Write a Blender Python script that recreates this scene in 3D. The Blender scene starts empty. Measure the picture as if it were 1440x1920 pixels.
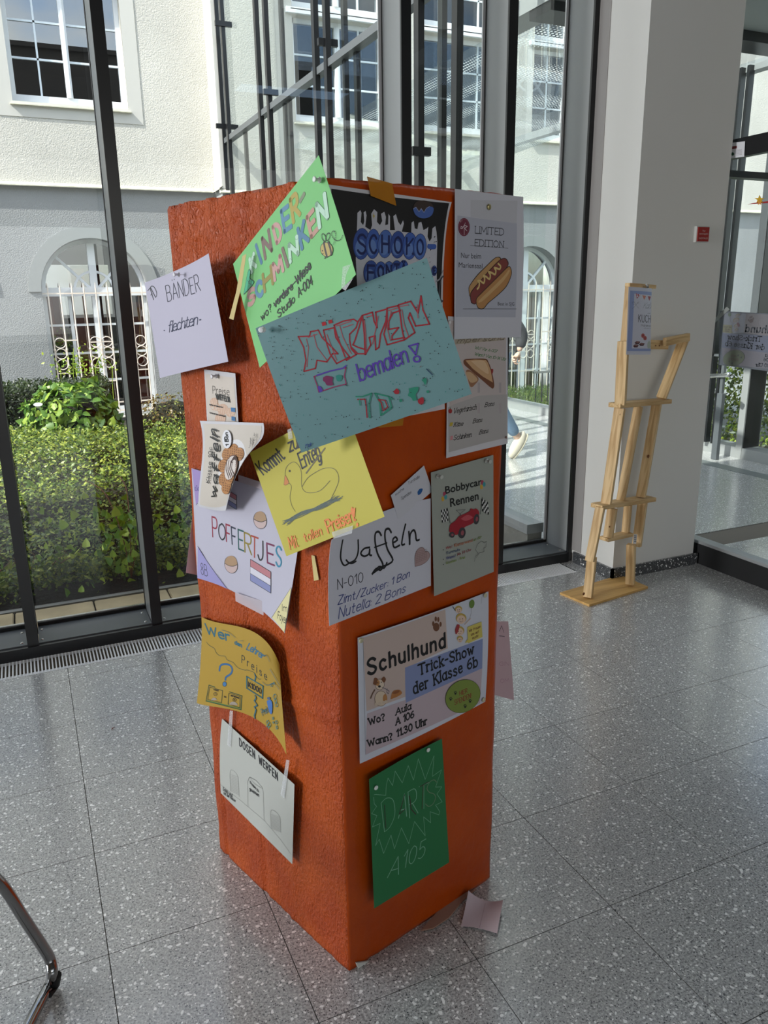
import bpy, bmesh, math, random
import numpy as np
from mathutils import Vector, Matrix, noise, geometry
random.seed(7); rng = np.random.default_rng(7)
R_ = math.radians
SC = bpy.context.scene
COL = SC.collection
# ------------------------------------------------------------------ camera
H = 1.55
YAW, PITCH, ROLL, FPX = 0.42246763, 0.27159473, -0.01435489, 1472.12
fw = Vector((math.sin(YAW)*math.cos(PITCH), math.cos(YAW)*math.cos(PITCH), -math.sin(PITCH)))
rt0 = Vector((math.cos(YAW), -math.sin(YAW), 0)); up0 = rt0.cross(fw)
rt = rt0*math.cos(ROLL) + up0*math.sin(ROLL); up = -rt0*math.sin(ROLL) + up0*math.cos(ROLL)
CAM = Vector((0, 0, H))
cd = bpy.data.cameras.new('camera'); cam = bpy.data.objects.new('camera', cd); COL.objects.link(cam)
m = Matrix((rt, up, -fw)).transposed().to_4x4(); m.translation = CAM; cam.matrix_world = m
cd.sensor_fit = 'VERTICAL'; cd.sensor_height = 24; cd.sensor_width = 18; cd.lens = 24*FPX/1920
cd.clip_start = 0.02; cd.clip_end = 300
SC.camera = cam
# ------------------------------------------------------------------ world, sun, lights, exposure
w = bpy.data.worlds.new('world'); SC.world = w; w.use_nodes = True
wn = w.node_tree.nodes; wl = w.node_tree.links
sky = wn.new('ShaderNodeTexSky'); sky.sky_type = 'NISHITA'; sky.sun_disc = False
sky.sun_elevation = R_(46); sky.sun_rotation = R_(255); sky.air_density = 1.0; sky.dust_density = 1.5
tcw = wn.new('ShaderNodeTexCoord'); cln = wn.new('ShaderNodeTexNoise'); cln.inputs['Scale'].default_value = 2.6; cln.inputs['Detail'].default_value = 7
mpw = wn.new('ShaderNodeMapping'); mpw.inputs['Scale'].default_value = (1, 1, 2.2); mpw.inputs['Location'].default_value = (4.1, 2.2, .7)
wl.new(tcw.outputs['Generated'], mpw.inputs[0]); wl.new(mpw.outputs[0], cln.inputs['Vector'])
crw = wn.new('ShaderNodeValToRGB'); crw.color_ramp.elements[0].position = .44; crw.color_ramp.elements[1].position = .56; wl.new(cln.outputs[0], crw.inputs[0])
mxw = wn.new('ShaderNodeMix'); mxw.data_type = 'RGBA'; wl.new(crw.outputs[0], mxw.inputs[0]); wl.new(sky.outputs[0], mxw.inputs[6]); mxw.inputs[7].default_value = (4.6, 4.6, 4.5, 1)
wl.new(mxw.outputs[2], wn['Background'].inputs[0]); wn['Background'].inputs[1].default_value = 0.40
sd = bpy.data.lights.new('sun', 'SUN'); sd.energy = 6.3; sd.angle = R_(0.6); sd.color = (1, .965, .91)
sun = bpy.data.objects.new('sun', sd); COL.objects.link(sun)
sun.rotation_euler = Vector((0.80, 0.24, -0.80)).to_track_quat('-Z', 'Y').to_euler()
def area(name, loc, direction, sx, sy, energy, color=(1, 1, 1)):
    l = bpy.data.lights.new(name, 'AREA'); l.shape = 'RECTANGLE'; l.size = sx; l.size_y = sy
    l.energy = energy; l.color = color
    o = bpy.data.objects.new(name, l); COL.objects.link(o); o.location = loc
    o.rotation_euler = Vector(direction).to_track_quat('-Z', 'Y').to_euler(); return o
# area lights added to brighten the hall: left end, facade left of view, rear
area('fill_left', (-14.6, 1.9, 2.1), (1, 0, -0.03), 3.0, 3.8, 1000, (.96, .98, 1))  # fill added for the left-facing sides; the end wall is solid
area('fill_facade_left', (-3.4, 3.45, 2.0), (0.25, -1, -0.1), 4.0, 3.4, 70, (.93, .97, 1))  # added inside the glass to supplement the facade daylight
area('fill_rear', (1.0, -5.7, 2.2), (0, 1, -0.05), 8.0, 2.6, 42, (1, .98, .95))  # weak ambient fill added behind the camera
SC.view_settings.view_transform = 'Standard'; SC.view_settings.look = 'None'
SC.view_settings.gamma = 1.0; SC.view_settings.use_curve_mapping = False
SC.view_settings.exposure = 0.38
# ------------------------------------------------------------------ geometry from sight lines
def ray(p): return rt*((p[0]-720)/FPX) - up*((p[1]-960)/FPX) + fw
def at(p, ax, val):
    d = ray(p); return CAM + d*((val-CAM[ax])/d[ax])
def onplane(p, pt, n):
    d = ray(p); return CAM + d*((Vector(pt)-CAM).dot(n)/d.dot(n))
def proj(P):
    v = Vector(P)-CAM; z = v.dot(fw); return (720+FPX*v.dot(rt)/z, 960-FPX*v.dot(up)/z)
def Z(x0, y0, k): return lambda x, y: (x0+x/k, y0+y/k)
# ------------------------------------------------------------------ materials
def lin(c):
    if isinstance(c, str): c = tuple(int(c[i:i+2], 16) for i in (0, 2, 4))
    r = []
    for v in c[:3]:
        v /= 255.0; r.append(v/12.92 if v <= .04045 else ((v+.055)/1.055)**2.4)
    return (*r, 1.0)
MATS = {}
def mat(name, c, rough=.6, metal=0., spec=.5, bump=None, var=None, emit=None):
    """c srgb 0-255 or hex; bump=(scale, strength, dist); var=(scale, amount)"""
    if name in MATS: return MATS[name]
    M = bpy.data.materials.new(name); M.use_nodes = True; MATS[name] = M
    nt = M.node_tree; b = nt.nodes['Principled BSDF']
    b.inputs['Base Color'].default_value = lin(c); b.inputs['Roughness'].default_value = rough
    b.inputs['Metallic'].default_value = metal; b.inputs['Specular IOR Level'].default_value = spec
    M.diffuse_color = lin(c)
    if bump or var:
        g = nt.nodes.new('ShaderNodeNewGeometry')
    if var:
        n = nt.nodes.new('ShaderNodeTexNoise'); n.inputs['Scale'].default_value = var[0]; n.inputs['Detail'].default_value = 5
        nt.links.new(g.outputs['Position'], n.inputs['Vector'])
        mx = nt.nodes.new('ShaderNodeMix'); mx.data_type = 'RGBA'; mx.blend_type = 'MULTIPLY'; mx.inputs[0].default_value = 1
        mr = nt.nodes.new('ShaderNodeMapRange'); mr.inputs[1].default_value = .3; mr.inputs[2].default_value = .7
        mr.inputs[3].default_value = 1-var[1]; mr.inputs[4].default_value = 1+var[1]*.4
        nt.links.new(n.outputs[0], mr.inputs[0]); mx.inputs[6].default_value = lin(c)
        nt.links.new(mr.outputs[0], mx.inputs[7]); nt.links.new(mx.outputs[2], b.inputs['Base Color'])
    if bump:
        n2 = nt.nodes.new('ShaderNodeTexNoise'); n2.inputs['Scale'].default_value = bump[0]; n2.inputs['Detail'].default_value = 4
        nt.links.new(g.outputs['Position'], n2.inputs['Vector'])
        bp = nt.nodes.new('ShaderNodeBump'); bp.inputs['Strength'].default_value = bump[1]; bp.inputs['Distance'].default_value = bump[2]
        nt.links.new(n2.outputs[0], bp.inputs['Height']); nt.links.new(bp.outputs[0], b.inputs['Normal'])
    if emit:
        b.inputs['Emission Color'].default_value = lin(c); b.inputs['Emission Strength'].default_value = emit
    return M
def glassmat(name, tint=(.93, .965, .95), base=.045, frit=None, power=4.5):
    M = bpy.data.materials.new(name); M.use_nodes = True; nt = M.node_tree; nt.nodes.clear()
    out = nt.nodes.new('ShaderNodeOutputMaterial'); mix = nt.nodes.new('ShaderNodeMixShader')
    tr = nt.nodes.new('ShaderNodeBsdfTransparent'); tr.inputs[0].default_value = (*tint, 1)
    gl = nt.nodes.new('ShaderNodeBsdfGlossy'); gl.inputs['Roughness'].default_value = 0.0
    gl.inputs[0].default_value = (.95, .98, 1, 1)
    lw = nt.nodes.new('ShaderNodeLayerWeight'); lw.inputs[0].default_value = .5
    pw = nt.nodes.new('ShaderNodeMath'); pw.operation = 'POWER'; pw.inputs[1].default_value = power
    ma = nt.nodes.new('ShaderNodeMath'); ma.operation = 'MULTIPLY_ADD'; ma.inputs[1].default_value = 1-base; ma.inputs[2].default_value = base
    nt.links.new(lw.outputs['Facing'], pw.inputs[0]); nt.links.new(pw.outputs[0], ma.inputs[0]); nt.links.new(ma.outputs[0], mix.inputs[0])
    last = tr
    if frit:
        d = nt.nodes.new('ShaderNodeBsdfDiffuse'); d.inputs[0].default_value = (.75, .8, .78, 1)
        t2 = nt.nodes.new('ShaderNodeBsdfTranslucent'); t2.inputs[0].default_value = (.75, .8, .78, 1)
        a = nt.nodes.new('ShaderNodeMixShader'); a.inputs[0].default_value = .5
        nt.links.new(d.outputs[0], a.inputs[1]); nt.links.new(t2.outputs[0], a.inputs[2])
        g = nt.nodes.new('ShaderNodeNewGeometry'); v = nt.nodes.new('ShaderNodeTexVoronoi'); v.inputs['Scale'].default_value = 28
        v.inputs['Randomness'].default_value = 0; nt.links.new(g.outputs['Position'], v.inputs['Vector'])
        cr = nt.nodes.new('ShaderNodeMath'); cr.operation = 'LESS_THAN'; cr.inputs[1].default_value = frit
        nt.links.new(v.outputs['Distance'], cr.inputs[0])
        m2 = nt.nodes.new('ShaderNodeMixShader'); nt.links.new(cr.outputs[0], m2.inputs[0])
        nt.links.new(tr.outputs[0], m2.inputs[1]); nt.links.new(a.outputs[0], m2.inputs[2]); last = m2
    nt.links.new(last.outputs[0], mix.inputs[1]); nt.links.new(gl.outputs[0], mix.inputs[2]); nt.links.new(mix.outputs[0], out.inputs[0])
    MATS[name] = M; return M
def terrazzo(name, base, chip_hi, rough=.22, tint=None):
    M = bpy.data.materials.new(name); M.use_nodes = True; nt = M.node_tree; b = nt.nodes['Principled BSDF']; MATS[name] = M
    b.inputs['Coat Weight'].default_value = .6; b.inputs['Coat Roughness'].default_value = .16; b.inputs['Coat IOR'].default_value = 1.6
    g = nt.nodes.new('ShaderNodeNewGeometry'); col = None
    def rgb(c):
        return lin(c)
    n = nt.nodes.new('ShaderNodeTexNoise'); n.inputs['Scale'].default_value = 170; n.inputs['Detail'].default_value = 3
    nt.links.new(g.outputs['Position'], n.inputs['Vector'])
    r = nt.nodes.new('ShaderNodeValToRGB'); r.color_ramp.elements[0].position = .34; r.color_ramp.elements[1].position = .66
    r.color_ramp.elements[0].color = tuple(v*.62 for v in lin(base)[:3])+(1,); r.color_ramp.elements[1].color = tuple(min(1, v*1.45) for v in lin(base)[:3])+(1,)
    nt.links.new(n.outputs[0], r.inputs[0]); col = r.outputs[0]
    for sc, thr, c, seedofs, dens in ((230, .30, (52, 54, 56), 1.0, .40), (150, .30, (92, 94, 97), 7.0, .4), (190, .30, chip_hi, 3.0, .5), (85, .31, (242, 242, 240), 5.0, .46), (50, .22, (250, 250, 248), 9.0, .36)):
        mp = nt.nodes.new('ShaderNodeMapping'); mp.inputs['Location'].default_value = (seedofs*1.7, seedofs*2.3, seedofs)
        mp.inputs['Scale'].default_value = (1, 1.0, 1)
        wv = nt.nodes.new('ShaderNodeTexVoronoi'); wv.inputs['Scale'].default_value = sc
        nz = nt.nodes.new('ShaderNodeTexNoise'); nz.inputs['Scale'].default_value = sc*.7; nz.inputs['Detail'].default_value = 1
        nt.links.new(g.outputs['Position'], nz.inputs['Vector'])
        ad = nt.nodes.new('ShaderNodeVectorMath'); ad.operation = 'MULTIPLY_ADD'; ad.inputs[1].default_value = (1.2/sc,)*3
        nt.links.new(nz.outputs['Color'], ad.inputs[0]); nt.links.new(g.outputs['Position'], ad.inputs[2])
        nt.links.new(ad.outputs[0], mp.inputs[0]); nt.links.new(mp.outputs[0], wv.inputs['Vector'])
        sx = nt.nodes.new('ShaderNodeSeparateColor'); nt.links.new(wv.outputs['Color'], sx.inputs[0])
        # chip present if random < dens and distance < thr*random
        lt = nt.nodes.new('ShaderNodeMath'); lt.operation = 'LESS_THAN'; lt.inputs[1].default_value = dens; nt.links.new(sx.outputs[0], lt.inputs[0])
        mu = nt.nodes.new('ShaderNodeMath'); mu.operation = 'MULTIPLY_ADD'; mu.inputs[1].default_value = thr*.7; mu.inputs[2].default_value = thr*.5; nt.links.new(sx.outputs[1], mu.inputs[0])
        l2 = nt.nodes.new('ShaderNodeMath'); l2.operation = 'LESS_THAN'; nt.links.new(wv.outputs['Distance'], l2.inputs[0]); nt.links.new(mu.outputs[0], l2.inputs[1])
        an = nt.nodes.new('ShaderNodeMath'); an.operation = 'MULTIPLY'; nt.links.new(lt.outputs[0], an.inputs[0]); nt.links.new(l2.outputs[0], an.inputs[1])
        mx = nt.nodes.new('ShaderNodeMix'); mx.data_type = 'RGBA'; nt.links.new(an.outputs[0], mx.inputs[0]); nt.links.new(col, mx.inputs[6]); mx.inputs[7].default_value = rgb(c)
        col = mx.outputs[2]
    nt.links.new(col, b.inputs['Base Color']); b.inputs['Roughness'].default_value = rough
    n3 = nt.nodes.new('ShaderNodeTexNoise'); n3.inputs['Scale'].default_value = 3.0; nt.links.new(g.outputs['Position'], n3.inputs['Vector'])
    mr = nt.nodes.new('ShaderNodeMapRange'); mr.inputs[3].default_value = rough*.75; mr.inputs[4].default_value = rough*1.35
    nt.links.new(n3.outputs[0], mr.inputs[0]); nt.links.new(mr.outputs[0], b.inputs['Roughness'])
    return M
def leafmat(name, c1, c2, c3):
    M = bpy.data.materials.new(name); M.use_nodes = True; nt = M.node_tree; b = nt.nodes['Principled BSDF']; MATS[name] = M
    g = nt.nodes.new('ShaderNodeNewGeometry'); r = nt.nodes.new('ShaderNodeValToRGB')
    r.color_ramp.elements[0].color = lin(c1); r.color_ramp.elements[1].color = lin(c3); e = r.color_ramp.elements.new(.5); e.color = lin(c2)
    nt.links.new(g.outputs['Random Per Island'], r.inputs[0]); nt.links.new(r.outputs[0], b.inputs['Base Color'])
    b.inputs['Roughness'].default_value = .42
    t = nt.nodes.new('ShaderNodeBsdfTranslucent'); nt.links.new(r.outputs[0], t.inputs[0])
    mx = nt.nodes.new('ShaderNodeMixShader'); mx.inputs[0].default_value = .28
    nt.links.new(b.outputs[0], mx.inputs[1]); nt.links.new(t.outputs[0], mx.inputs[2]); nt.links.new(mx.outputs[0], nt.nodes['Material Output'].inputs[0])
    return M
def woodmat(name, c1, c2, scale=9, axis=2):
    M = bpy.data.materials.new(name); M.use_nodes = True; nt = M.node_tree; b = nt.nodes['Principled BSDF']; MATS[name] = M
    tc = nt.nodes.new('ShaderNodeTexCoord'); mp = nt.nodes.new('ShaderNodeMapping')
    s = [scale*7]*3; s[axis] = scale*.45; mp.inputs['Scale'].default_value = s
    nt.links.new(tc.outputs['Object'], mp.inputs[0]); n = nt.nodes.new('ShaderNodeTexNoise'); n.inputs['Scale'].default_value = 1
    n.inputs['Detail'].default_value = 4; n.inputs['Distortion'].default_value = .6; nt.links.new(mp.outputs[0], n.inputs['Vector'])
    r = nt.nodes.new('ShaderNodeValToRGB'); r.color_ramp.elements[0].position = .36; r.color_ramp.elements[1].position = .6
    r.color_ramp.elements[0].color = lin(c2); r.color_ramp.elements[1].color = lin(c1)
    nt.links.new(n.outputs[0], r.inputs[0]); nt.links.new(r.outputs[0], b.inputs['Base Color']); b.inputs['Roughness'].default_value = .6
    return M
# ------------------------------------------------------------------ object helpers
def tag(o, label=None, cat=None, group=None, kind=None):
    if label: o['label'] = label
    if cat: o['category'] = cat
    if group: o['group'] = group
    if kind: o['kind'] = kind
    return o
def empty(name, loc=(0, 0, 0), label=None, cat=None, group=None, kind=None):
    o = bpy.data.objects.new(name, None); COL.objects.link(o); o.location = loc; o.empty_display_size = .05
    return tag(o, label, cat, group, kind)
def origin_of(p):
    v = Vector((0, 0, 0))
    while p is not None: v += p.location; p = p.parent
    return v
def link(name, me, mats, parent=None, smooth=False):
    """me holds world coordinates; its vertices are shifted so the object sits at its parent's origin"""
    o = bpy.data.objects.new(name, me); COL.objects.link(o)
    if not isinstance(mats, (list, tuple)): mats = [mats]
    if not me.materials:
        for M in mats: me.materials.append(M)
    if parent is not None:
        o.parent = parent; me.transform(Matrix.Translation(-origin_of(parent)))
    if smooth:
        me.shade_smooth()
    return o
def mesh(name, verts, faces, mi=None):
    me = bpy.data.meshes.new(name); me.from_pydata([tuple(v) for v in verts], [], faces)
    if mi is not None: me.polygons.foreach_set('material_index', mi)
    me.update(); return me
class B:
    """collects boxes, bars, tubes in world coordinates"""
    def __init__(s): s.v = []; s.f = []
    def add(s, v, f):
        k = len(s.v); s.v += [tuple(x) for x in v]; s.f += [tuple(i+k for i in q) for q in f]; return s
    def box(s, x0, x1, y0, y1, z0, z1):
        x0, x1 = sorted((x0, x1)); y0, y1 = sorted((y0, y1)); z0, z1 = sorted((z0, z1))
        v = [(x0, y0, z0), (x1, y0, z0), (x1, y1, z0), (x0, y1, z0), (x0, y0, z1), (x1, y0, z1), (x1, y1, z1), (x0, y1, z1)]
        return s.add(v, [(0, 3, 2, 1), (4, 5, 6, 7), (0, 1, 5, 4), (1, 2, 6, 5), (2, 3, 7, 6), (3, 0, 4, 7)])
    def bar(s, a, b, w, d, side):
        """rectangular bar from a to b; side = direction of width w; depth d on the third axis"""
        a = Vector(a); b = Vector(b); ax = (b-a).normalized(); sd = Vector(side); sd = (sd-ax*sd.dot(ax)).normalized(); n = ax.cross(sd)
        v = []
        for p in (a, b):
            for i, j in ((-1, -1), (1, -1), (1, 1), (-1, 1)): v.append(p+sd*(i*w/2)+n*(j*d/2))
        return s.add(v, [(0, 3, 2, 1), (4, 5, 6, 7), (0, 1, 5, 4), (1, 2, 6, 5), (2, 3, 7, 6), (3, 0, 4, 7)])
    def tube(s, pts, r, n=8, caps=True, closed=False):
        pts = [Vector(p) for p in pts]; N = len(pts); k = len(s.v); prev = None
        for i, p in enumerate(pts):
            if closed: t = pts[(i+1) % N]-pts[i-1]
            else: t = pts[min(i+1, N-1)]-pts[max(i-1, 0)]
            t.normalize()
            if prev is None:
                a = t.orthogonal().normalized()
            else:
                a = (prev-t*prev.dot(t)); a = a.normalized() if a.length > 1e-6 else t.orthogonal().normalized()
            prev = a; b = t.cross(a); rr = r[i] if isinstance(r, (list, tuple)) else r
            for j in range(n):
                q = 2*math.pi*j/n; s.v.append(tuple(p+a*(rr*math.cos(q))+b*(rr*math.sin(q))))
        for i in range(N if closed else N-1):
            for j in range(n):
                i2 = (i+1) % N
                s.f.append((k+i*n+j, k+i*n+(j+1) % n, k+i2*n+(j+1) % n, k+i2*n+j))
        if caps and not closed:
            s.f.append(tuple(k+j for j in range(n))[::-1]); s.f.append(tuple(k+(N-1)*n+j for j in range(n)))
        return s
    def build(s, name, mats, parent=None, smooth=False, bevel=0):
        me = mesh(name, s.v, s.f)
        if bevel:
            bm = bmesh.new(); bm.from_mesh(me); bmesh.ops.bevel(bm, geom=bm.edges[:], offset=bevel, segments=2, affect='EDGES'); bm.to_mesh(me); bm.free()
        return link(name, me, mats, parent, smooth)
def smoothed(pts, n=6):
    pts = [Vector(p) for p in pts]; P = [pts[0]]+pts+[pts[-1]]; out = []
    for i in range(1, len(P)-2):
        for k in range(n):
            t = k/n; a, b, c, d = P[i-1], P[i], P[i+1], P[i+2]
            out.append(.5*((2*b)+(c-a)*t+(2*a-5*b+4*c-d)*t*t+(3*b-a-3*c+d)*t**3))
    out.append(pts[-1]); return out
def copy_tree(o, loc=None, parent=None):
    c = o.copy(); COL.objects.link(c)
    if loc is not None: c.location = loc
    if parent is not None: c.parent = parent
    for ch in o.children: copy_tree(ch, parent=c)
    return c
# ------------------------------------------------------------------ materials of the place
terrazzo('terrazzo', (168, 168, 167), (218, 218, 214), .20)
terrazzo('terrazzo_dark', (62, 64, 66), (150, 150, 150), .3)
mat('grout', (104, 96, 86), .9)
mat('anthracite', (23, 24, 26), .32, .0, .5)
mat('lit_grey_panel', (150, 152, 152), .42, .15, .5, bump=(600, .05, .001))  # pale grey: light on the anthracite mullion sides put into the colour
mat('gasket', (10, 10, 11), .6)
mat('steel', (190, 190, 188), .22, 1.0)
mat('grille_metal', (240, 241, 242), .5, .0)
mat('pit', (14, 14, 15), .9)
mat('wall_white', (214, 213, 208), .75, bump=(240, .08, .001))
mat('wall_hall', (104, 102, 99), .85)
mat('sill_metal', (92, 96, 99), .38, .2, .5)
mat('strip_grey', (150, 146, 143), .6)
mat('render_beige', (198, 195, 186), .95, bump=(75, .7, .010), var=(1.1, .10))
mat('render_beige_smooth', (194, 192, 185), .95, bump=(90, .2, .004))
mat('render_grey', (143, 145, 145), .95, bump=(75, .7, .009), var=(.9, .10))
mat('render_grey_smooth', (140, 143, 142), .95, bump=(90, .2, .004))
mat('sill_stone', (206, 203, 184), .85, var=(9, .25))
mat('frame_white', (226, 229, 231), .45)
mat('grille_cream', (222, 208, 194), .55)
mat('muntin_white', (215, 224, 230), .4)
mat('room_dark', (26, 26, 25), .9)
mat('curtain_red', (104, 48, 36), .9)
mat('parapet', (74, 68, 62), .9)
mat('ceiling_grey', (150, 156, 155), .9)
mat('asphalt', (128, 132, 130), .8, bump=(80, .3, .004), var=(1.3, .12))
mat('soil', (38, 32, 24), 1.0, bump=(30, .8, .02))
mat('concrete_plinth', (128, 126, 119), .9, var=(7, .25), bump=(60, .3, .003))
leafmat('leaf_hedge', (46, 64, 20), (94, 120, 38), (172, 180, 74))
leafmat('leaf_dark', (30, 42, 22), (44, 58, 30), (66, 80, 38))
leafmat('leaf_vine', (96, 130, 34), (138, 165, 50), (190, 200, 78))
leafmat('leaf_bush', (52, 88, 30), (92, 128, 44), (150, 172, 66))
leafmat('leaf_red', (96, 72, 38), (122, 104, 50), (110, 124, 58))
leafmat('grass_blades', (70, 98, 34), (96, 122, 44), (140, 150, 70))
glassmat('glass'); glassmat('glass_wing', (.93, .97, .96), .04, power=6.5)
glassmat('glass_roof', (.86, .90, .90), .06, frit=.30)
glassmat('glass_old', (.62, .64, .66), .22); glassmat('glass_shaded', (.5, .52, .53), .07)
YF = 3.5836            # inner face of the facade frame
# ------------------------------------------------------------------ floor with terrazzo tiles
TX, TX0, TY, TY0 = .4033, .0123, .3962, 1.7097
YG = 3.405             # front edge of the floor grille
floor = empty('floor', (0, 0, 0), 'grey terrazzo tile floor with fine dark joints and white chips', kind='structure')
b = B(); b.box(-15, -6, -6, 3.6, -.06, -.001); b.box(-6, 7, -6, YG, -.06, -.006); b.box(2.74, 7, YG, 11.2, -.06, -.006); b.box(-6, -3.2, YG, 3.62, -.06, -.006)
b.build('grout_bed', MATS['grout'], floor)
tile_me = {}
def tile_mesh(sx, sy):
    k = (round(sx, 3), round(sy, 3))
    if k not in tile_me:
        g = .0011; me = mesh('tile', *(lambda q: (q.v, q.f))(B().box(g, sx-g, g, sy-g, -.006, 0)))
        me.materials.append(MATS['terrazzo']); tile_me[k] = me
    return tile_me[k]
cells = []
for i in range(-15, 17):
    for j in range(-19, 5):
        x0, y0 = TX0+i*TX, TY0+j*TY
        y1 = min(y0+TY, YG)
        if y0 >= YG-.01 or x0 < -6 or x0+TX > 7: continue
        cells.append((x0, y0, TX, y1-y0))
for i in range(7, 15):           # tiles of the glazed passage behind the facade line
    for j in range(0, 19):
        x0, y0 = TX0+i*TX, 3.64+j*TY
        if x0+TX < 6.1: cells.append((x0, y0, TX, TY))
def vis(c):
    x, y = c[0]+c[2]/2, c[1]+c[3]/2; v = Vector((x, y, 0))-CAM; z = v.dot(fw)
    if z < .2: return 99
    p = proj((x, y, 0)); mx = max(0, -p[0]-120, p[0]-1560)+max(0, -p[1], p[1]-2150)
    return z+mx*.02
cells.sort(key=vis)
for c in cells[:290]:
    o = bpy.data.objects.new('tile', tile_mesh(c[2], c[3])); COL.objects.link(o); o.location = (c[0], c[1], 0); o.parent = floor
b = B()
for c in cells[290:]: b.box(c[0]+.0011, c[0]+c[2]-.0011, c[1]+.0011, c[1]+c[3]-.0011, -.006, 0)
o = b.build('far_tiles', MATS['terrazzo'], floor); o['kind'] = 'stuff'
# narrow tile strip beside the grille end
B().box(2.745, 3.6, YG+.002, 3.632, -.006, 0).build('tile', MATS['terrazzo'], floor)
# ------------------------------------------------------------------ floor grille along the facade
gr = empty('floor_grille', (0, 3.49, 0), 'long white metal convector grille sunk in the floor along the glass front', 'grille')
b = B(); b.box(-3.2, 2.74, YG, 3.60, -.09, -.085); b.box(-3.2, 2.74, YG, YG+.003, -.09, 0); b.box(2.737, 2.74, YG, 3.6, -.09, 0)
b.build('trough', MATS['pit'], gr)
b = B(); b.box(-3.2, 2.74, YG, YG+.008, -.012, .001); b.box(-3.2, 2.74, YG+.014, YG+.020, -.012, .001); b.box(-3.2, 2.74, YF-.014, YF-.008, -.012, .001)
b.build('edge_rail', MATS['grille_metal'], gr)
bar_me = mesh('grille_bar', *(lambda q: (q.v, q.f))(B().box(0, .0055, YG-3.49+.004, YF-3.49-.003, -.012, .0018))); bar_me.materials.append(MATS['grille_metal'])
nb = 0; x = -1.45
while x < 2.733 and nb < 290:
    o = bpy.data.objects.new('bar', bar_me); COL.objects.link(o); o.location = (x, 0, 0); o.parent = gr; x += .01445; nb += 1
# ------------------------------------------------------------------ glass front (window_1)
win = empty('window_1', (0, YF, 0), 'tall anthracite framed glass front with wide panes', kind='structure')
MX = [(-1.72, -1.67), (-1.19, -1.14), (-.655, -.605), (-.137, -.090), (.402, .450), (1.730, 1.780), (2.300, 2.350), (2.800, 2.850)]
TOP = 4.6
MX = [(-14.5+1.35*k, -14.45+1.35*k) for k in range(10)]+MX
for a, c in MX:
    B().box(a+.004, c-.004, YF+.012, 3.800, .02, TOP).build('mullion', MATS['lit_grey_panel'], win)
    B().box(a, c, YF, YF+.014, 0, TOP).build('mullion_face', MATS['anthracite'], win)
    B().box(a+.002, c-.002, 3.800, 3.83, .02, TOP).build('gasket', MATS['gasket'], win)
B().box(-15, 2.80, YF-.012, YF+.014, 0, .055).build('bottom_rail', MATS['anthracite'], win)
B().box(-15, 3.2, YF, 3.82, TOP, TOP+.12).build('top_rail', MATS['anthracite'], win)
screw = B().tube([(0, 0, 0), (0, 0, .003)], .006, 10)
for (a0, a), (c, c0) in zip(MX[:-1], MX[1:]):
    B().box(a, c, YF+.014, 3.800, .0, .060).build('sill', MATS['sill_metal'], win)
    B().box(a, c, 3.800, 3.83, .02, .075).build('lower_gasket', MATS['gasket'], win)
    B().box(a, c, 3.806, 3.822, .075, .082).build('glazing_bead', MATS['steel'], win)
    me = mesh('pane', [(a, 3.818, .075), (c, 3.818, .075), (c, 3.818, TOP), (a, 3.818, TOP)], [(0, 1, 2, 3)])
    link('pane', me, MATS['glass'], win)
    for sx in (a+.016, c-.022):
        for sy in (YF+.045, YF+.165):
            q = B(); q.tube([(sx, sy, .060), (sx, sy, .0635)], [.007, .005], 10); q.build('screw', MATS['steel'], win)
for x in (2.787, 2.783):
    pass
B().box(2.785, 2.799, 3.80, 3.81, .06, TOP).build('light_strip', mat('alu_strip', (196, 196, 197), .4, .3), win)
B().box(2.285, 2.299, 3.80, 3.81, .06, TOP).build('light_strip', MATS['alu_strip'], win)
B().box(1.715, 1.729, 3.80, 3.81, .06, TOP).build('light_strip', MATS['alu_strip'], win)
# ------------------------------------------------------------------ hall shell
B().box(2.832, 3.420, 3.222, 3.60, 0, 4.7).build('wall_right', MATS['wall_white'])
o = bpy.data.objects['wall_right']; tag(o, 'white pier wall between the glass front and the glazed side', kind='structure')
t = B().box(2.829, 2.836, 3.50, 3.584, .07, 4.7).build('trim_1', MATS['strip_grey']); tag(t, 'slim grey strip between pier and frame', kind='structure')
b = B(); b.box(2.818, 2.833, 3.208, 3.555, 0, .066); b.box(2.818, 3.445, 3.208, 3.223, 0, .066)
t = b.build('baseboard_right', MATS['terrazzo_dark']); tag(t, 'dark terrazzo skirting round the white pier', kind='structure')
B().box(-15.1, 3.6, -6, 3.62, 4.7, 4.8).build('ceiling', MATS['wall_hall'])['kind'] = 'structure'
b = B(); b.box(-15, 7, -6.1, -6, 0, 1.0); b.box(-15, 7, -6.1, -6, 2.6, 4.7); b.box(-15, -2, -6.1, -6, 1.0, 2.6); b.box(3, 7, -6.1, -6, 1.0, 2.6)
b.build('wall_rear', MATS['wall_hall'])['kind'] = 'structure'
b = B(); b.box(7, 7.1, -6, 2.6, 0, 4.7); b.build('wall_far_right', MATS['wall_hall'])['kind'] = 'structure'
b = B(); b.box(-15.1, -15, -6, 3.6, 0, 4.7)
b.build('wall_left', MATS['wall_hall'])['kind'] = 'structure'
# roof slab and parapet above the hall (seen mirrored in the old windows)
b = B(); b.box(-15, 2.6, -6, 3.6, 4.82, 5.2); b.box(2.6, 8, -6, .1, 4.82, 5.2); b.box(-15, 8, -.3, 0, 5.3, 7.4); b.box(-15, 8, -.34, .1, 7.4, 7.5); b.box(-15, 8, -6, -.3, 5.2, 7.2)
t = b.build('trim_2', MATS['parapet']); tag(t, 'brown roof parapet above the hall', kind='structure')
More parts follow.
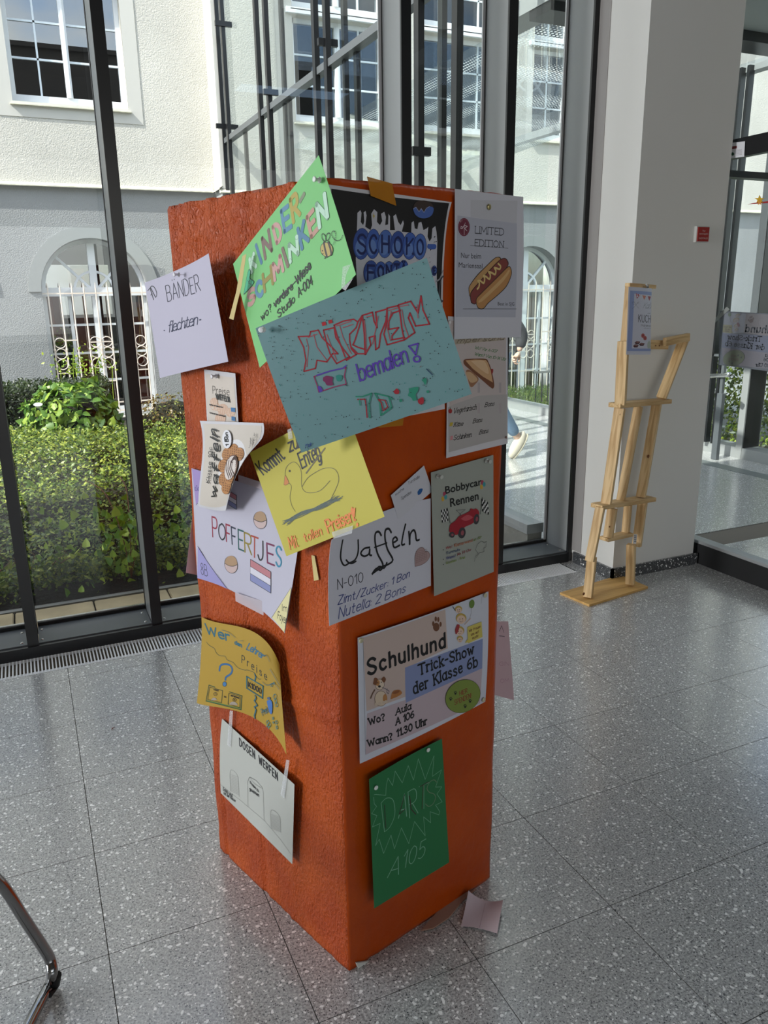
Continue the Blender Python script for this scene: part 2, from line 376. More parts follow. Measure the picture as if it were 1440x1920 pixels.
# ------------------------------------------------------------------ glazed side beside the pier (window_3): partition at x = 3.5
w3 = empty('window_3', (3.5, 3.2, 0), 'glazed partition with black base beam and black door head', kind='structure')
px0, px1 = 3.455, 3.50
B().box(px0, px1, -1.0, 3.33, 0, .118).build('base_beam', MATS['gasket'], w3)
B().box(px0+.004, px1+.03, -1.0, 3.33, .118, .135).build('base_sill', MATS['lit_grey_panel'], w3)
B().box(px0, px1, -1.0, 3.33, 2.195, 2.285).build('door_head', MATS['anthracite'], w3)
B().box(px0, px1+.01, 3.325, 3.345, 0, 3.43).build('stile', MATS['anthracite'], w3)
me = mesh('pane', [(3.49, -1, .13), (3.49, 3.33, .13), (3.49, 3.33, 3.43), (3.49, -1, 3.43)], [(0, 1, 2, 3)]); link('pane', me, MATS['glass'], w3)
# ------------------------------------------------------------------ passage behind: beam, soffit, fritted roof
b = B(); b.box(3.42, 6.05, -2.0, 4.95, 3.43, 3.55)
t = b.build('ceiling_passage', MATS['ceiling_grey']); tag(t, 'plain grey soffit beyond the glazed partition', kind='structure')
b = B(); b.box(3.5, 6.05, 4.95, 5.20, 3.36, 3.50); t = b.build('trim_3', MATS['anthracite']); tag(t, 'black steel beam under the passage ceiling', kind='structure')
b = B(); b.box(3.49, 3.72, 4.9, 5.75, 3.42, 3.52); t = b.build('trim_4', MATS['lit_grey_panel']); tag(t, 'grey steel beam along the glass roof', kind='structure')
me = mesh('window_6', [(3.6, 5.2, 3.45), (6.1, 5.2, 3.42), (6.1, 10.9, 3.20), (3.6, 10.9, 3.45)], [(0, 1, 2, 3)])
t = link('window_6', me, MATS['glass_roof']); tag(t, 'glass roof printed with rows of pale dots', kind='structure')
b = B(); b.box(3.55, 6.0, 3.585, 3.66, 2.165, 2.20)
t = b.build('trim_5', MATS['anthracite']); tag(t, 'black transom beam behind the glazed partition', kind='structure')
# floor track
b = B(); b.box(5.56, 5.70, 1.5, 10.9, .0, .004); t = b.build('trim_6', mat('track', (120, 126, 126), .35, .3)); tag(t, 'grey metal drain channel in the passage floor', kind='structure')
# ------------------------------------------------------------------ right glass wall of passage (window_4) at x = 6.05
w4 = empty('window_4', (6.05, 5, 0), 'glazed far side of the passage with grey mullions', kind='structure')
B().box(6.05, 6.25, 1.5, 10.9, 0, .10).build('bottom_rail', MATS['lit_grey_panel'], w4)
B().box(6.05, 6.16, 1.5, 10.9, 3.36, 3.44).build('top_rail', MATS['lit_grey_panel'], w4)
me = mesh('pane', [(6.15, 1.5, .1), (6.15, 10.9, .1), (6.15, 10.9, 3.4), (6.15, 1.5, 3.4)], [(0, 1, 2, 3)]); link('pane', me, MATS['glass'], w4)
B().box(6.05, 6.10, 9.32, 9.40, 0, 1.2).build('door_post', MATS['anthracite'], w4)
for y0 in (3.9, 5.27, 7.2):
    B().box(6.045, 6.27, y0-.035, y0+.035, 0, 3.42).build('mullion', MATS['lit_grey_panel'], w4)
    B().box(6.06, 6.26, y0-.039, y0-.035, .1, 3.4).build('mullion_side', MATS['anthracite'], w4)
for y0, y1 in ((5.54, 5.57), (5.63, 5.67)):
    B().box(6.0, 6.06, y0, y1, .1, 3.40).build('door_post', MATS['anthracite'], w4)
B().box(6.0, 6.04, 5.35, 5.9, .93, .95).build('cross_rail', MATS['lit_grey_panel'], w4)
# ------------------------------------------------------------------ left glass wall of passage (window_2) at x = 2.72
w2 = empty('window_2', (2.72, 3.8, 0), 'dark ribbed glass wall running out from the front to the old building', kind='structure')
XW = 2.72
B().box(XW-.02, XW+.10, 3.86, 11.0, .105, .165).build('bottom_rail', MATS['lit_grey_panel'], w2)
B().box(XW-.015, XW+.09, 3.86, 11.0, -.06, .105).build('plinth', MATS['concrete_plinth'], w2)
B().box(XW-.015, XW+.07, 3.86, 11.0, 3.44, 3.50).build('transom', MATS['sill_metal'], w2)
me = mesh('pane', [(XW+.03, 3.86, .16), (XW+.03, 11, .16), (XW+.03, 11, 7), (XW+.03, 3.86, 7)], [(0, 1, 2, 3)]); link('pane', me, MATS['glass_wing'], w2)
ribs = [(420, 4), (430, 5.5), (492, 5.5), (509, 5.5), (598, 6), (619, 6.5), (787, 8), (857, 9)]
for px, wd in ribs:
    y = at((px, 250), 0, XW)[1]; y2 = at((px+wd, 250), 0, XW)[1]; t_ = abs(y-y2)
    B().box(XW-.028, XW+.018, y-.035, y+.035, .16, 7.0).build('rib', MATS['anthracite'], w2)
for px, wd in [(454, 5), (529, 4), (537, 5), (640, 5), (661, 6), (814, 6)]:
    y = at((px, 300), 0, XW)[1]; y2 = at((px+wd, 300), 0, XW)[1]; t_ = abs(y-y2)
    B().box(XW+.04, XW+.078, y-.03, y+.03, .16, 3.46 if px in (454, 537, 661) else 7.0).build('rib', MATS['anthracite'], w2)
for (pa, pb, py) in ((403, 434, 43), (405, 446, 236), (494, 521, 172), (596, 632, 78), (772, 806, 283)):
    ym = at(((pa+pb)/2, py), 0, XW)[1]; xa = at((pa, py), 1, ym); xb = at((pb, py), 1, ym)
    B().box(xa[0], xb[0], ym-.02, ym+.02, xa[2]-.028, xa[2]+.028).build('bracket', MATS['anthracite'], w2)
# ------------------------------------------------------------------ old school building across the court
wb = empty('wall_back', (2.6, 11.3, 0), 'rendered old school wall, beige above a grey plinth storey', kind='structure')
D1, D2, XJ = 11.30, 10.90, 2.66
def arch_outline(cx, z0, zs, r, n=24):
    return [(cx-r, z0), (cx+r, z0)]+[(cx+r*math.cos(math.pi*i/n), zs+r*math.sin(math.pi*i/n)) for i in range(n+1)]
def wall_sheet(name, outer, holes, y, thick, M, parent):
    """a wall slab (front face at y) with real openings"""
    cu = bpy.data.curves.new(name, 'CURVE'); cu.dimensions = '2D'; cu.fill_mode = 'BOTH'; cu.extrude = thick/2
    for loop in [outer]+holes:
        sp = cu.splines.new('POLY'); sp.points.add(len(loop)-1); sp.use_cyclic_u = True
        for k, (x, z) in enumerate(loop): sp.points[k].co = (x, z, 0, 1)
    o = bpy.data.objects.new(name, cu); COL.objects.link(o); bpy.context.view_layer.update()
    me = bpy.data.meshes.new_from_object(o.evaluated_get(bpy.context.evaluated_depsgraph_get()))
    bpy.data.objects.remove(o)
    me.transform(Matrix.Translation((0, y+thick/2, 0)) @ Matrix.Rotation(R_(90), 4, 'X'))
    me.materials.clear(); return link(name, me, M, parent)
def rect(x0, x1, z0, z1): return [(x0, z0), (x1, z0), (x1, z1), (x0, z1)]
A1 = (.985, 0.0, 1.63, .655); A2 = (7.52, -.22, 1.60, .63)
WIN = {1: [(.27, 1.61, 3.84, 5.22)], 2: [(x-.66, x+.66, 3.78, 5.03) for x in (4.36, 6.24, 8.10)]+[(x-.66, x+.66, 5.12, 6.6) for x in (4.36, 6.24, 8.10)]}
def clean(l): return l
wall_sheet('upper_wall', rect(-9, XJ, 2.9, 9.5), [rect(*w_) for w_ in WIN[1]]+[rect(-1.6, -.3, 3.84, 5.22), rect(-3.4, -2.1, 3.84, 5.22)], D1, .35, MATS['render_beige'], wb)
wall_sheet('lower_wall', rect(-9, XJ, -1.2, 2.9), [arch_outline(*A1), arch_outline(-1.0, *A1[1:])], D1+.01, .35, MATS['render_grey'], wb)
wall_sheet('upper_wall', rect(XJ, 14, 2.85, 9.5), [rect(*w_) for w_ in WIN[2]], D2, .35, MATS['render_beige'], wb)
wall_sheet('lower_wall', rect(XJ, 14, -1.4, 2.85), [arch_outline(*A2), arch_outline(A2[0]+1.9, *A2[1:])], D2+.01, .35, MATS['render_grey'], wb)
B().box(XJ-.014, XJ+.1, D2-.002, D1+.2, 2.9, 9.5).build('corner_return', MATS['render_beige_smooth'], wb)
B().box(XJ-.010, XJ+.1, D2+.006, D1+.2, -1.2, 2.9).build('corner_return', MATS['render_grey_smooth'], wb)
def wedge(x0, x1, y, z, d=.07, h=.05):
    return B().add([(x0, y, z+h), (x1, y, z+h), (x1, y-d, z+.012), (x0, y-d, z+.012), (x0, y, z), (x1, y, z), (x1, y-d, z), (x0, y-d, z)],
                   [(0, 3, 2, 1), (3, 7, 6, 2), (4, 5, 6, 7), (0, 4, 7, 3), (1, 2, 6, 5)])
wedge(-7, XJ-.05, D1, 2.885).build('ledge', MATS['sill_stone'], wb)
B().add([(XJ, D1, 2.935), (XJ-.06, D1-.06, 2.9), (XJ, D2, 2.935), (XJ-.06, D2-.06, 2.9), (XJ-.06, D1-.06, 2.885), (XJ-.06, D2-.06, 2.885)], [(0, 1, 3, 2), (1, 4, 5, 3)]).build('ledge', MATS['sill_stone'], wb)
wedge(XJ-.05, 14, D2, 2.84).build('ledge', MATS['sill_stone'], wb)
def surround(x0, x1, z0, z1, y, wd, M):
    b = B(); b.box(x0-wd, x0, y-.008, y+.02, z0-wd, z1); b.box(x1, x1+wd, y-.008, y+.02, z0-wd, z1); b.box(x0, x1, y-.008, y+.02, z0-wd, z0)
    return b.build('window_surround', M, wb)
n_w = [6]
def casement(x0, x1, z0, z1, y, rows=3, cols=2, refl='glass_old'):
    n_w[0] += 1
    r = empty('window_%d' % n_w[0], ((x0+x1)/2, y, z0), kind='structure')
    yg = y+.16; F = .055; mid = (x0+x1)/2
    b = B(); b.box(x0, x0+F, yg-.03, yg+.06, z0, z1); b.box(x1-F, x1, yg-.03, yg+.06, z0, z1); b.box(x0, x1, yg-.04, yg+.06, z0, z0+.10); b.box(x0, x1, yg-.03, yg+.06, z1-F, z1)
    b.build('frame', MATS['frame_white'], r)
    b = B(); b.box(mid-.035, mid+.035, yg-.05, yg+.05, z0+.1, z1-F); b.box(mid-.012, mid+.012, yg-.065, yg-.05, z0+.1, z1-F); b.build('meeting_stile', MATS['frame_white'], r)
    for (s0, s1) in ((x0+F, mid-.035), (mid+.035, x1-F)):
        me = mesh('pane', [(s0, yg, z0+.1), (s1, yg, z0+.1), (s1, yg, z1-F), (s0, yg, z1-F)], [(0, 1, 2, 3)]); link('pane', me, MATS[refl], r)
        for k in range(1, cols):
            xx = s0+(s1-s0)*k/cols; B().box(xx-.011, xx+.011, yg-.02, yg+.01, z0+.1, z1-F).build('muntin', MATS['muntin_white'], r)
        for k in range(1, rows+0):
            zz = z0+.1+(z1-F-z0-.1)*k/rows; B().box(s0, s1, yg-.02, yg+.01, zz-.011, zz+.011).build('muntin', MATS['muntin_white'], r)
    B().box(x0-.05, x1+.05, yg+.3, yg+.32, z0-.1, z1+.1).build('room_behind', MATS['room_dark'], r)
    q = wedge(x0-.03, x1+.03, y+.12, z0-.045, .17, .05); q.build('sill', MATS['sill_stone'], r)
    return r
casement(*WIN[1][0], D1, rows=3); casement(-1.6, -.3, 3.84, 5.22, D1)
surround(.27, 1.61, 3.84, 5.22, D1, .17, MATS['render_beige_smooth'])
for k, w_ in enumerate(WIN[2]):
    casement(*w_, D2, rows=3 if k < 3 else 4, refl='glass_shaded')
b = B()
for x in (4.36, 6.24, 8.10):
    b.box(x-.75, x+.75, D2-.05, D2+.02, 5.035, 5.10)
b.build('lintel', MATS['frame_white'], wb)
def arched(A, y, iron=True):
    n_w[0] += 1
    cx, z0, zs, r = A; yg = y+.20; F = .05
    R0 = empty('window_%d' % n_w[0], (cx, y, z0), kind='structure')
    def ring(name, ra, rb, ya, yb, M, n=28, par=R0, zc=zs):
        v = []; f = []
        for i in range(n+1):
            q = math.pi*i/n; c, s = math.cos(q), math.sin(q)
            v += [(cx+ra*c, ya, zc+ra*s), (cx+rb*c, ya, zc+rb*s), (cx+rb*c, yb, zc+rb*s), (cx+ra*c, yb, zc+ra*s)]
        for i in range(n):
            k = 4*i
            for j in range(4): f.append((k+j, k+(j+1) % 4, k+4+(j+1) % 4, k+4+j))
        return link(name, mesh(name, v, f), M, par)
    ring('surround', r+.005, r+.155, y-.012, y+.03, MATS['render_grey_smooth'], par=R0)
    ring('arch_frame', r-F, r, yg-.03, yg+.05, MATS['frame_white']); ring('fan_bar', r*.36, r*.36+.03, yg-.02, yg+.02, MATS['frame_white'])
    b = B(); b.box(cx-r, cx-r+F, yg-.03, yg+.05, z0, zs); b.box(cx+r-F, cx+r, yg-.03, yg+.05, z0, zs); b.box(cx-r, cx+r, yg-.03, yg+.05, z0, z0+.09)
    b.box(cx-r, cx+r, yg-.06, yg+.05, zs-.06, zs+.05); b.box(cx-.045, cx+.045, yg-.05, yg+.05, z0, zs+r-F); b.build('frame', MATS['frame_white'], R0)
    for s in (-1, 1):
        B().bar((cx+s*.05, yg, zs+.04), (cx+s*(r-F)*.72, yg, zs+(r-F)*.72), .035, .03, (0, 0, 1)).build('fan_bar', MATS['frame_white'], R0)
        a, c = (cx-r+F, cx-.045) if s < 0 else (cx+.045, cx+r-F)
        B().box((a+c)/2-.02, (a+c)/2+.02, yg-.02, yg+.02, z0+.09, zs-.06).build('muntin', MATS['frame_white'], R0)
        for k in (1, 2, 3):
            zz = z0+.09+(zs-.15-z0)*k/4; B().box(a, c, yg-.015, yg+.015, zz-.014, zz+.014).build('muntin', MATS['frame_white'], R0)
        me = mesh('pane', [(a, yg+.005, z0+.09), (c, yg+.005, z0+.09), (c, yg+.005, zs-.06), (a, yg+.005, zs-.06)], [(0, 1, 2, 3)]); link('pane', me, MATS['glass_old'], R0)
    n = 20; v = [(cx, yg+.005, zs)]+[(cx+(r-F)*math.cos(math.pi*i/n), yg+.005, zs+(r-F)*math.sin(math.pi*i/n)) for i in range(n+1)]
    link('pane', mesh('pane', v, [(0, i+1, i+2) for i in range(n)]), MATS['glass_old'], R0)
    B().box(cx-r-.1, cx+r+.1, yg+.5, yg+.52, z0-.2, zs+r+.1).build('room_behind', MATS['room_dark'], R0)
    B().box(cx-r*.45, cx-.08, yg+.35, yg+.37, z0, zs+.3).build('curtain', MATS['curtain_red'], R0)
    B().box(cx+r*.45, cx+r, yg+.35, yg+.37, z0, zs-.15).build('curtain', MATS['curtain_red'], R0)
    wedge(cx-r, cx+r, y+.15, z0-.04, .19, .04).build('sill', MATS['sill_stone'], R0)
    if not iron: return R0
    # wrought iron grille in front of the window
    yi = y+.045; M = MATS['grille_cream']; N = 9; xs = [cx-r+.07+(2*r-.14)*i/(N-1) for i in range(N)]
    zt = zs+.06; hz = zs-z0
    for i, x in enumerate(xs):
        q = B(); q.tube([(x, yi, z0+.02), (x, yi, zt-.02), (x, yi, zt+.05)], [.0095, .0095, .002], 6); q.build('grille_bar', M, R0)
        for fz in (.42, .55): B().tube([(x, yi, z0+hz*fz-.012), (x, yi, z0+hz*fz+.012)], .016, 6).build('collar', M, R0)
    for fz in (.03, .10, .985): B().box(cx-r, cx+r, yi-.008, yi+.008, z0+hz*fz-.009, z0+hz*fz+.009).build('grille_rail', M, R0)
    seg = xs[1]-xs[0]
    for (i0, i1, fa) in ((0, 1, .36), (3, 5, .28), (7, 8, .36), (1, 2, .62), (3, 5, .60), (6, 7, .62)):
        B().box(xs[i0], xs[i1], yi-.007, yi+.007, z0+hz*fa-.008, z0+hz*fa+.008).build('grille_rail', M, R0)
    for i0 in (0, 3, 4, 7):
        for k in range(3):
            zc = z0+hz*(.40+.085*k+.03); rr = seg/2-.006; xc = (xs[i0]+xs[i0+1])/2
            q = B(); q.tube([(xc+rr*math.cos(2*math.pi*j/18), yi, zc+.065*math.sin(2*math.pi*j/18)) for j in range(18)], .007, 5, closed=True)
            q.build('grille_ring', M, R0)
    return R0
arched(A1, D1); arched((-1.0,)+A1[1:], D1, False); arched(A2, D2); arched((A2[0]+1.9,)+A2[1:], D2, False)
# ------------------------------------------------------------------ court: ground, slabs
b = B(); b.box(-12, 2.7, 3.83, 11.4, -.3, -.085); b.box(-30, -15.1, -8, 12, -.3, -.085); b.box(-15.1, -12, 3.83, 12, -.3, -.085); o = b.build('floor_soil', MATS['soil']); tag(o, 'dark planting soil of the court', kind='structure')
b = B(); b.box(6.26, 16, 1.5, 11.0, -.3, -.06); o = b.build('floor_yard', MATS['asphalt']); tag(o, 'grey asphalt yard beyond the passage', kind='structure')
pv = empty('floor_paving', (0, 4.09, -.05), 'row of sandy concrete paving slabs outside the glass', kind='structure')
mat('slab', (170, 152, 118), .9, bump=(120, .5, .002), var=(6, .22))
x = .19-10*.395
for i in range(16):
    q = B(); q.box(x+.004, x+.391, 3.836, 4.325+random.uniform(-.004, .004), -.12, -.05+random.uniform(-.003, .002)); q.build('slab', MATS['slab'], pv, bevel=.004); x += .395
    if x > 2.3: break
B().box(-3.6, 2.6, 4.33, 4.37, -.12, -.045).build('kerb', MATS['concrete_plinth'], pv)
# ------------------------------------------------------------------ vegetation
def leaves(name, M, P, Nn, size, parent=None, wide=.55, heart=False, droop=.0):
    P = np.asarray(P, float); n = len(P); Nn = np.asarray(Nn, float)+rng.normal(0, .55, (n, 3)); Nn /= np.linalg.norm(Nn, axis=1)[:, None]
    t = rng.normal(0, 1, (n, 3)); t[:, 2] -= droop; t -= Nn*(t*Nn).sum(1)[:, None]; t /= np.linalg.norm(t, axis=1)[:, None]+1e-9
    s = np.cross(Nn, t); L = (size*rng.uniform(.6, 1.35, n))[:, None]
    if heart:
        prof = [(0, 0, 0), (.48, .08, -.1), (.42, .55, -.08), (0, 1.15, 0), (-.42, .55, -.08), (-.48, .08, -.1), (0, .5, .03)]
        fc = [(6, 0, 1), (6, 1, 2), (6, 2, 3), (6, 3, 4), (6, 4, 5), (6, 5, 0)]
    else:
        prof = [(0, 0, 0), (wide*.5, .45, -.06), (0, 1, 0), (-wide*.5, .45, -.06)]; fc = [(0, 1, 2), (0, 2, 3)]
    V = np.stack([P+s*L*a+t*L*b+Nn*L*c for a, b, c in prof], 1).reshape(-1, 3)
    k = len(prof); F = (np.array(fc)[None]+(np.arange(n)*k)[:, None, None]).reshape(-1, 3)
    me = bpy.data.meshes.new(name); me.vertices.add(len(V)); me.vertices.foreach_set('co', V.ravel())
    me.loops.add(F.size); me.loops.foreach_set('vertex_index', F.ravel()); me.polygons.add(len(F)); me.polygons.foreach_set('loop_start', np.arange(0, F.size, 3))
    me.update(calc_edges=True); return link(name, me, M, parent)
def fbm(x, y, s=1.0): return noise.fractal(Vector((x*s, y*s, 3.1)), 1.0, 2.0, 4)
def hedge(name, x0, x1, y0, y1, hf, dens, size, M, label, cat='hedge', zb=-.08, inner=(34, 34, 20), front_in=.0, wide=.55):
    r = empty(name, ((x0+x1)/2, (y0+y1)/2, zb), label, cat)
    P = []; Nn = []
    nt_ = int((x1-x0)*(y1-y0)*dens)
    for _ in range(nt_):
        x, y = random.uniform(x0, x1), random.uniform(y0, y1); h = hf(x, y)
        P.append((x, y, zb+h-abs(random.gauss(0, .08)))); Nn.append((0, -.25, 1))
    nf = int((x1-x0)*hf(x0, y0)*dens*1.3)
    for _ in range(nf):
        x = random.uniform(x0, x1); h = hf(x, y0); z = random.random(); P.append((x, y0+random.uniform(-.02, .1)+front_in*(1-z), zb+h*z)); Nn.append((0, -1, .5))
    for _ in range(nf//2):
        y = random.uniform(y0, y1); xx = random.choice((x0, x1)); h = hf(xx, y); P.append((xx+random.uniform(-.04, .04), y, zb+h*random.random())); Nn.append((1 if xx == x1 else -1, 0, .3))
    o = leaves('foliage', M, P, Nn, size, r, wide); o['kind'] = 'stuff'
    # woody core following the same top
    nx, ny = 34, 14; v = []; f = []
    for j in range(ny+1):
        for i in range(nx+1):
            x = x0+.06+(x1-x0-.12)*i/nx; y = y0+.12+front_in+(y1-y0-.2-front_in)*j/ny; v.append((x, y, zb+max(.02, hf(x, y)-.13)))
    for j in range(ny):
        for i in range(nx): k = j*(nx+1)+i; f.append((k, k+1, k+nx+2, k+nx+1))
    k0 = len(v)
    for i in range(nx+1): v.append((v[i][0], v[i][1], zb))
    for i in range(nx): f.append((i, k0+i, k0+i+1, i+1))
    link('woody_core', mesh('core', v, f), mat('twig_core', inner, 1.0, bump=(40, 1, .03)), r)
    return r
def twigs(parent, x0, x1, y0, y1, z, n, M, L=.22):
    for _ in range(n):
        x, y = random.uniform(x0, x1), random.uniform(y0, y1); a = random.uniform(-.5, .5); pts = [(x, y, z)]
        for k in range(3): pts.append((pts[-1][0]+random.uniform(-.05, .07), pts[-1][1]-random.uniform(0, .05), pts[-1][2]+L/3*random.uniform(.3, 1)))
        B().tube(pts, [.003, .0025, .002, .001], 5).build('twig', M, parent)
hf1 = lambda x, y: max(.12, .27+.33*min(1, max(0, (y-4.46)/1.3))+.13*fbm(x, y, 1.3)+.06*fbm(x, y, 5))
h1 = hedge('hedge', -1.6, 2.5, 4.46, 6.95, hf1, 6000, .028, MATS['leaf_hedge'], 'broad yellow-green spreading hedge just outside the glass front', front_in=.28)
twigs(h1, -.3, .75, 4.5, 4.7, .12, 10, mat('twig', (96, 62, 40), .9))
# bindweed trailing over the front of the hedge: separate heart-shaped leaves
vine = empty('bindweed_vine', (.55, 4.45, -.05), 'bright green heart-leaved bindweed trailing over the hedge front', 'vine')
hv = [(0, 0, 0), (.48, .08, -.1), (.42, .55, -.08), (0, 1.15, 0), (-.42, .55, -.08), (-.48, .08, -.1), (0, .5, .03)]
lm_ = []
for q in range(3):
    me = mesh('vine_leaf', [(a, b_, c) for a, b_, c in hv], [(6, 0, 1), (6, 1, 2), (6, 2, 3), (6, 3, 4), (6, 4, 5), (6, 5, 0)])
    me.materials.append(mat('vine_leaf_%s' % 'abc'[q], [(134, 164, 48), (166, 186, 66), (104, 140, 42)][q], .45)); lm_.append(me)
def vleaf(x, y, z, s):
    o = bpy.data.objects.new('leaf', random.choice(lm_)); COL.objects.link(o); o.parent = vine; o.location = Vector((x, y, z))-vine.location
    o.scale = (s, s, s); o.rotation_euler = (R_(random.uniform(35, 120)), random.uniform(-.6, .6), R_(random.uniform(140, 260)))
for _ in range(150):
    x = random.gauss(.55, .38); y = 4.42+abs(random.gauss(0, .25)); z = hf1(x, max(y, 4.5))-.06+random.uniform(-.03, .03); vleaf(x, y, z, random.uniform(.028, .055))
for _ in range(34):
    k = random.random(); vleaf(.40+.10*random.gauss(0, .5), 4.42+random.uniform(-.04, .04), .42-.42*k, random.uniform(.03, .055))
for _ in range(12): vleaf(random.uniform(-.2, .8), 4.40, random.uniform(-.03, .05), random.uniform(.03, .05))
for k in range(3):
    B().tube(smoothed([(.25+.2*k, 4.9, .50), (.33+.12*k, 4.6, .48), (.38+.05*k, 4.43, .3), (.41, 4.42, .02)]), .003, 5).build('stem', MATS['twig'], vine)
def ball_bush(name, c, rx, ry, rz, n, size, M, label, heart=True, cat='bush'):
    r = empty(name, (c[0], c[1], -.08), label, cat); P = []; Nn = []
    for _ in range(n):
        d = Vector((random.gauss(0, 1), random.gauss(0, 1), random.gauss(0, 1))).normalized()
        if d.z < -.5: continue
        k = 1+.18*fbm(d.x*3, d.z*3+c[0]); P.append((c[0]+d.x*rx*k, c[1]+d.y*ry*k, c[2]+d.z*rz*k)); Nn.append(tuple(d))
    o = leaves('foliage', M, P, Nn, size, r, heart=heart, droop=.8); o['kind'] = 'stuff'
    bm = bmesh.new(); bmesh.ops.create_icosphere(bm, subdivisions=2, radius=1); me = bpy.data.meshes.new('core'); bm.to_mesh(me); bm.free()
    me.transform(Matrix.Translation(c) @ Matrix.Diagonal((rx*.85, ry*.85, rz*.85, 1))); link('woody_core', me, MATS['twig_core'], r)
    for k in range(4): B().tube([(c[0]+random.uniform(-.05, .05), c[1], -.08), (c[0]+random.uniform(-.2, .2)*rx, c[1]-.3*ry, c[2]-.2*rz), (c[0]+random.uniform(-.6, .6)*rx, c[1]-.6*ry, c[2]+.3*rz)], [.012, .009, .003], 6).build('stem', MATS['twig'], r)
    return r
bb = ball_bush('leafy_bush', (.33, 7.4, .42), .40, .36, .42, 2300, .06, MATS['leaf_bush'], 'rounded light green bush with heart leaves before the arched window')
B().tube([at((72, 765), 1, 7.0), at((72, 765), 1, 7.0)+Vector((0, -.01, .03))], [.008, .035], 10).build('blossom', mat('blossom', (240, 240, 238), .6), bb)
hf2 = lambda x, y: .84+.05*fbm(x, y, 3)
hedge('hedge', -2.6, .72, 8.15, 8.9, hf2, 4200, .032, MATS['leaf_dark'], 'dark clipped evergreen hedge at left below the old wall', inner=(20, 24, 14))
ball_bush('shrub', (1.42, 8.7, .12), .42, .35, .42, 2400, .035, MATS['leaf_red'], 'reddish brown shrub below the right of the arched window', heart=False, cat='shrub')
ball_bush('shrub', (2.25, 9.2, .10), .36, .35, .42, 2200, .035, MATS['leaf_bush'], 'green shrub by the corner of the old building', heart=False, cat='shrub')
ball_bush('shrub', (1.18, 7.72, -.05), .42, .32, .34, 2200, .035, MATS['leaf_dark'], 'low dark shrub under the barred arched window', heart=False, cat='shrub')
wd_ = empty('weed', (.55, 9.0, -.085), 'thin green weed shoots rising above the dark hedge', 'weed')
for k in range(5):
    x = .3+.13*k+random.uniform(-.03, .03); B().tube(smoothed([(x, 9.0, -.085), (x+.02, 8.99, .6), (x+.03, 8.98, .84), (x+random.uniform(-.1, .12), 8.97, .98+random.uniform(-.05, .1))]), .004, 5).build('shoot', MATS['leaf_vine'], wd_)
P = [(.25+random.gauss(.3, .17), 9.05, .76+abs(random.gauss(0, .12))) for _ in range(160)]
leaves('foliage', MATS['leaf_vine'], P, [(0, -1, .5)]*len(P), .035, wd_)['kind'] = 'stuff'
hf3 = lambda x, y: 1.12+.10*fbm(x, y, 2)
hedge('hedge', 6.75, 8.4, 3.2, 8.0, hf3, 2600, .05, MATS['leaf_hedge'], 'tall sunlit hedge beyond the far glazing at right', zb=-.06)
hh = bpy.data.objects['hedge.002']
P = [(6.75-abs(random.gauss(0, .05)), random.uniform(3.2, 8.0), random.uniform(0, 1.1)) for _ in range(9000)]
leaves('side_foliage', MATS['leaf_hedge'], P, [(-1, 0, .4)]*len(P), .05, hh)['kind'] = 'stuff'
P = [(random.uniform(6.3, 9), random.uniform(8.3, 10.8), random.uniform(-.06, .06)) for _ in range(12000)]
g_ = leaves('lawn_strip', MATS['grass_blades'], P, [(0, -1, 0)]*len(P), .09, None, wide=.12); tag(g_, 'strip of rough green grass below the second arched window', 'grass', kind='stuff')
# railing beyond the passage
rl = empty('yard_railing', (6.7, 9.0, -.06), 'low black metal railing in front of the second arched window', 'railing')
B().box(6.3, 9.0, 8.98, 9.01, .47, .50).build('top_rail', MATS['steel'], rl)
for k in range(26): B().tube([(6.35+.1*k, 8.995, -.06), (6.35+.1*k, 8.995, .47)], .008, 6).build('baluster', MATS['gasket'], rl)
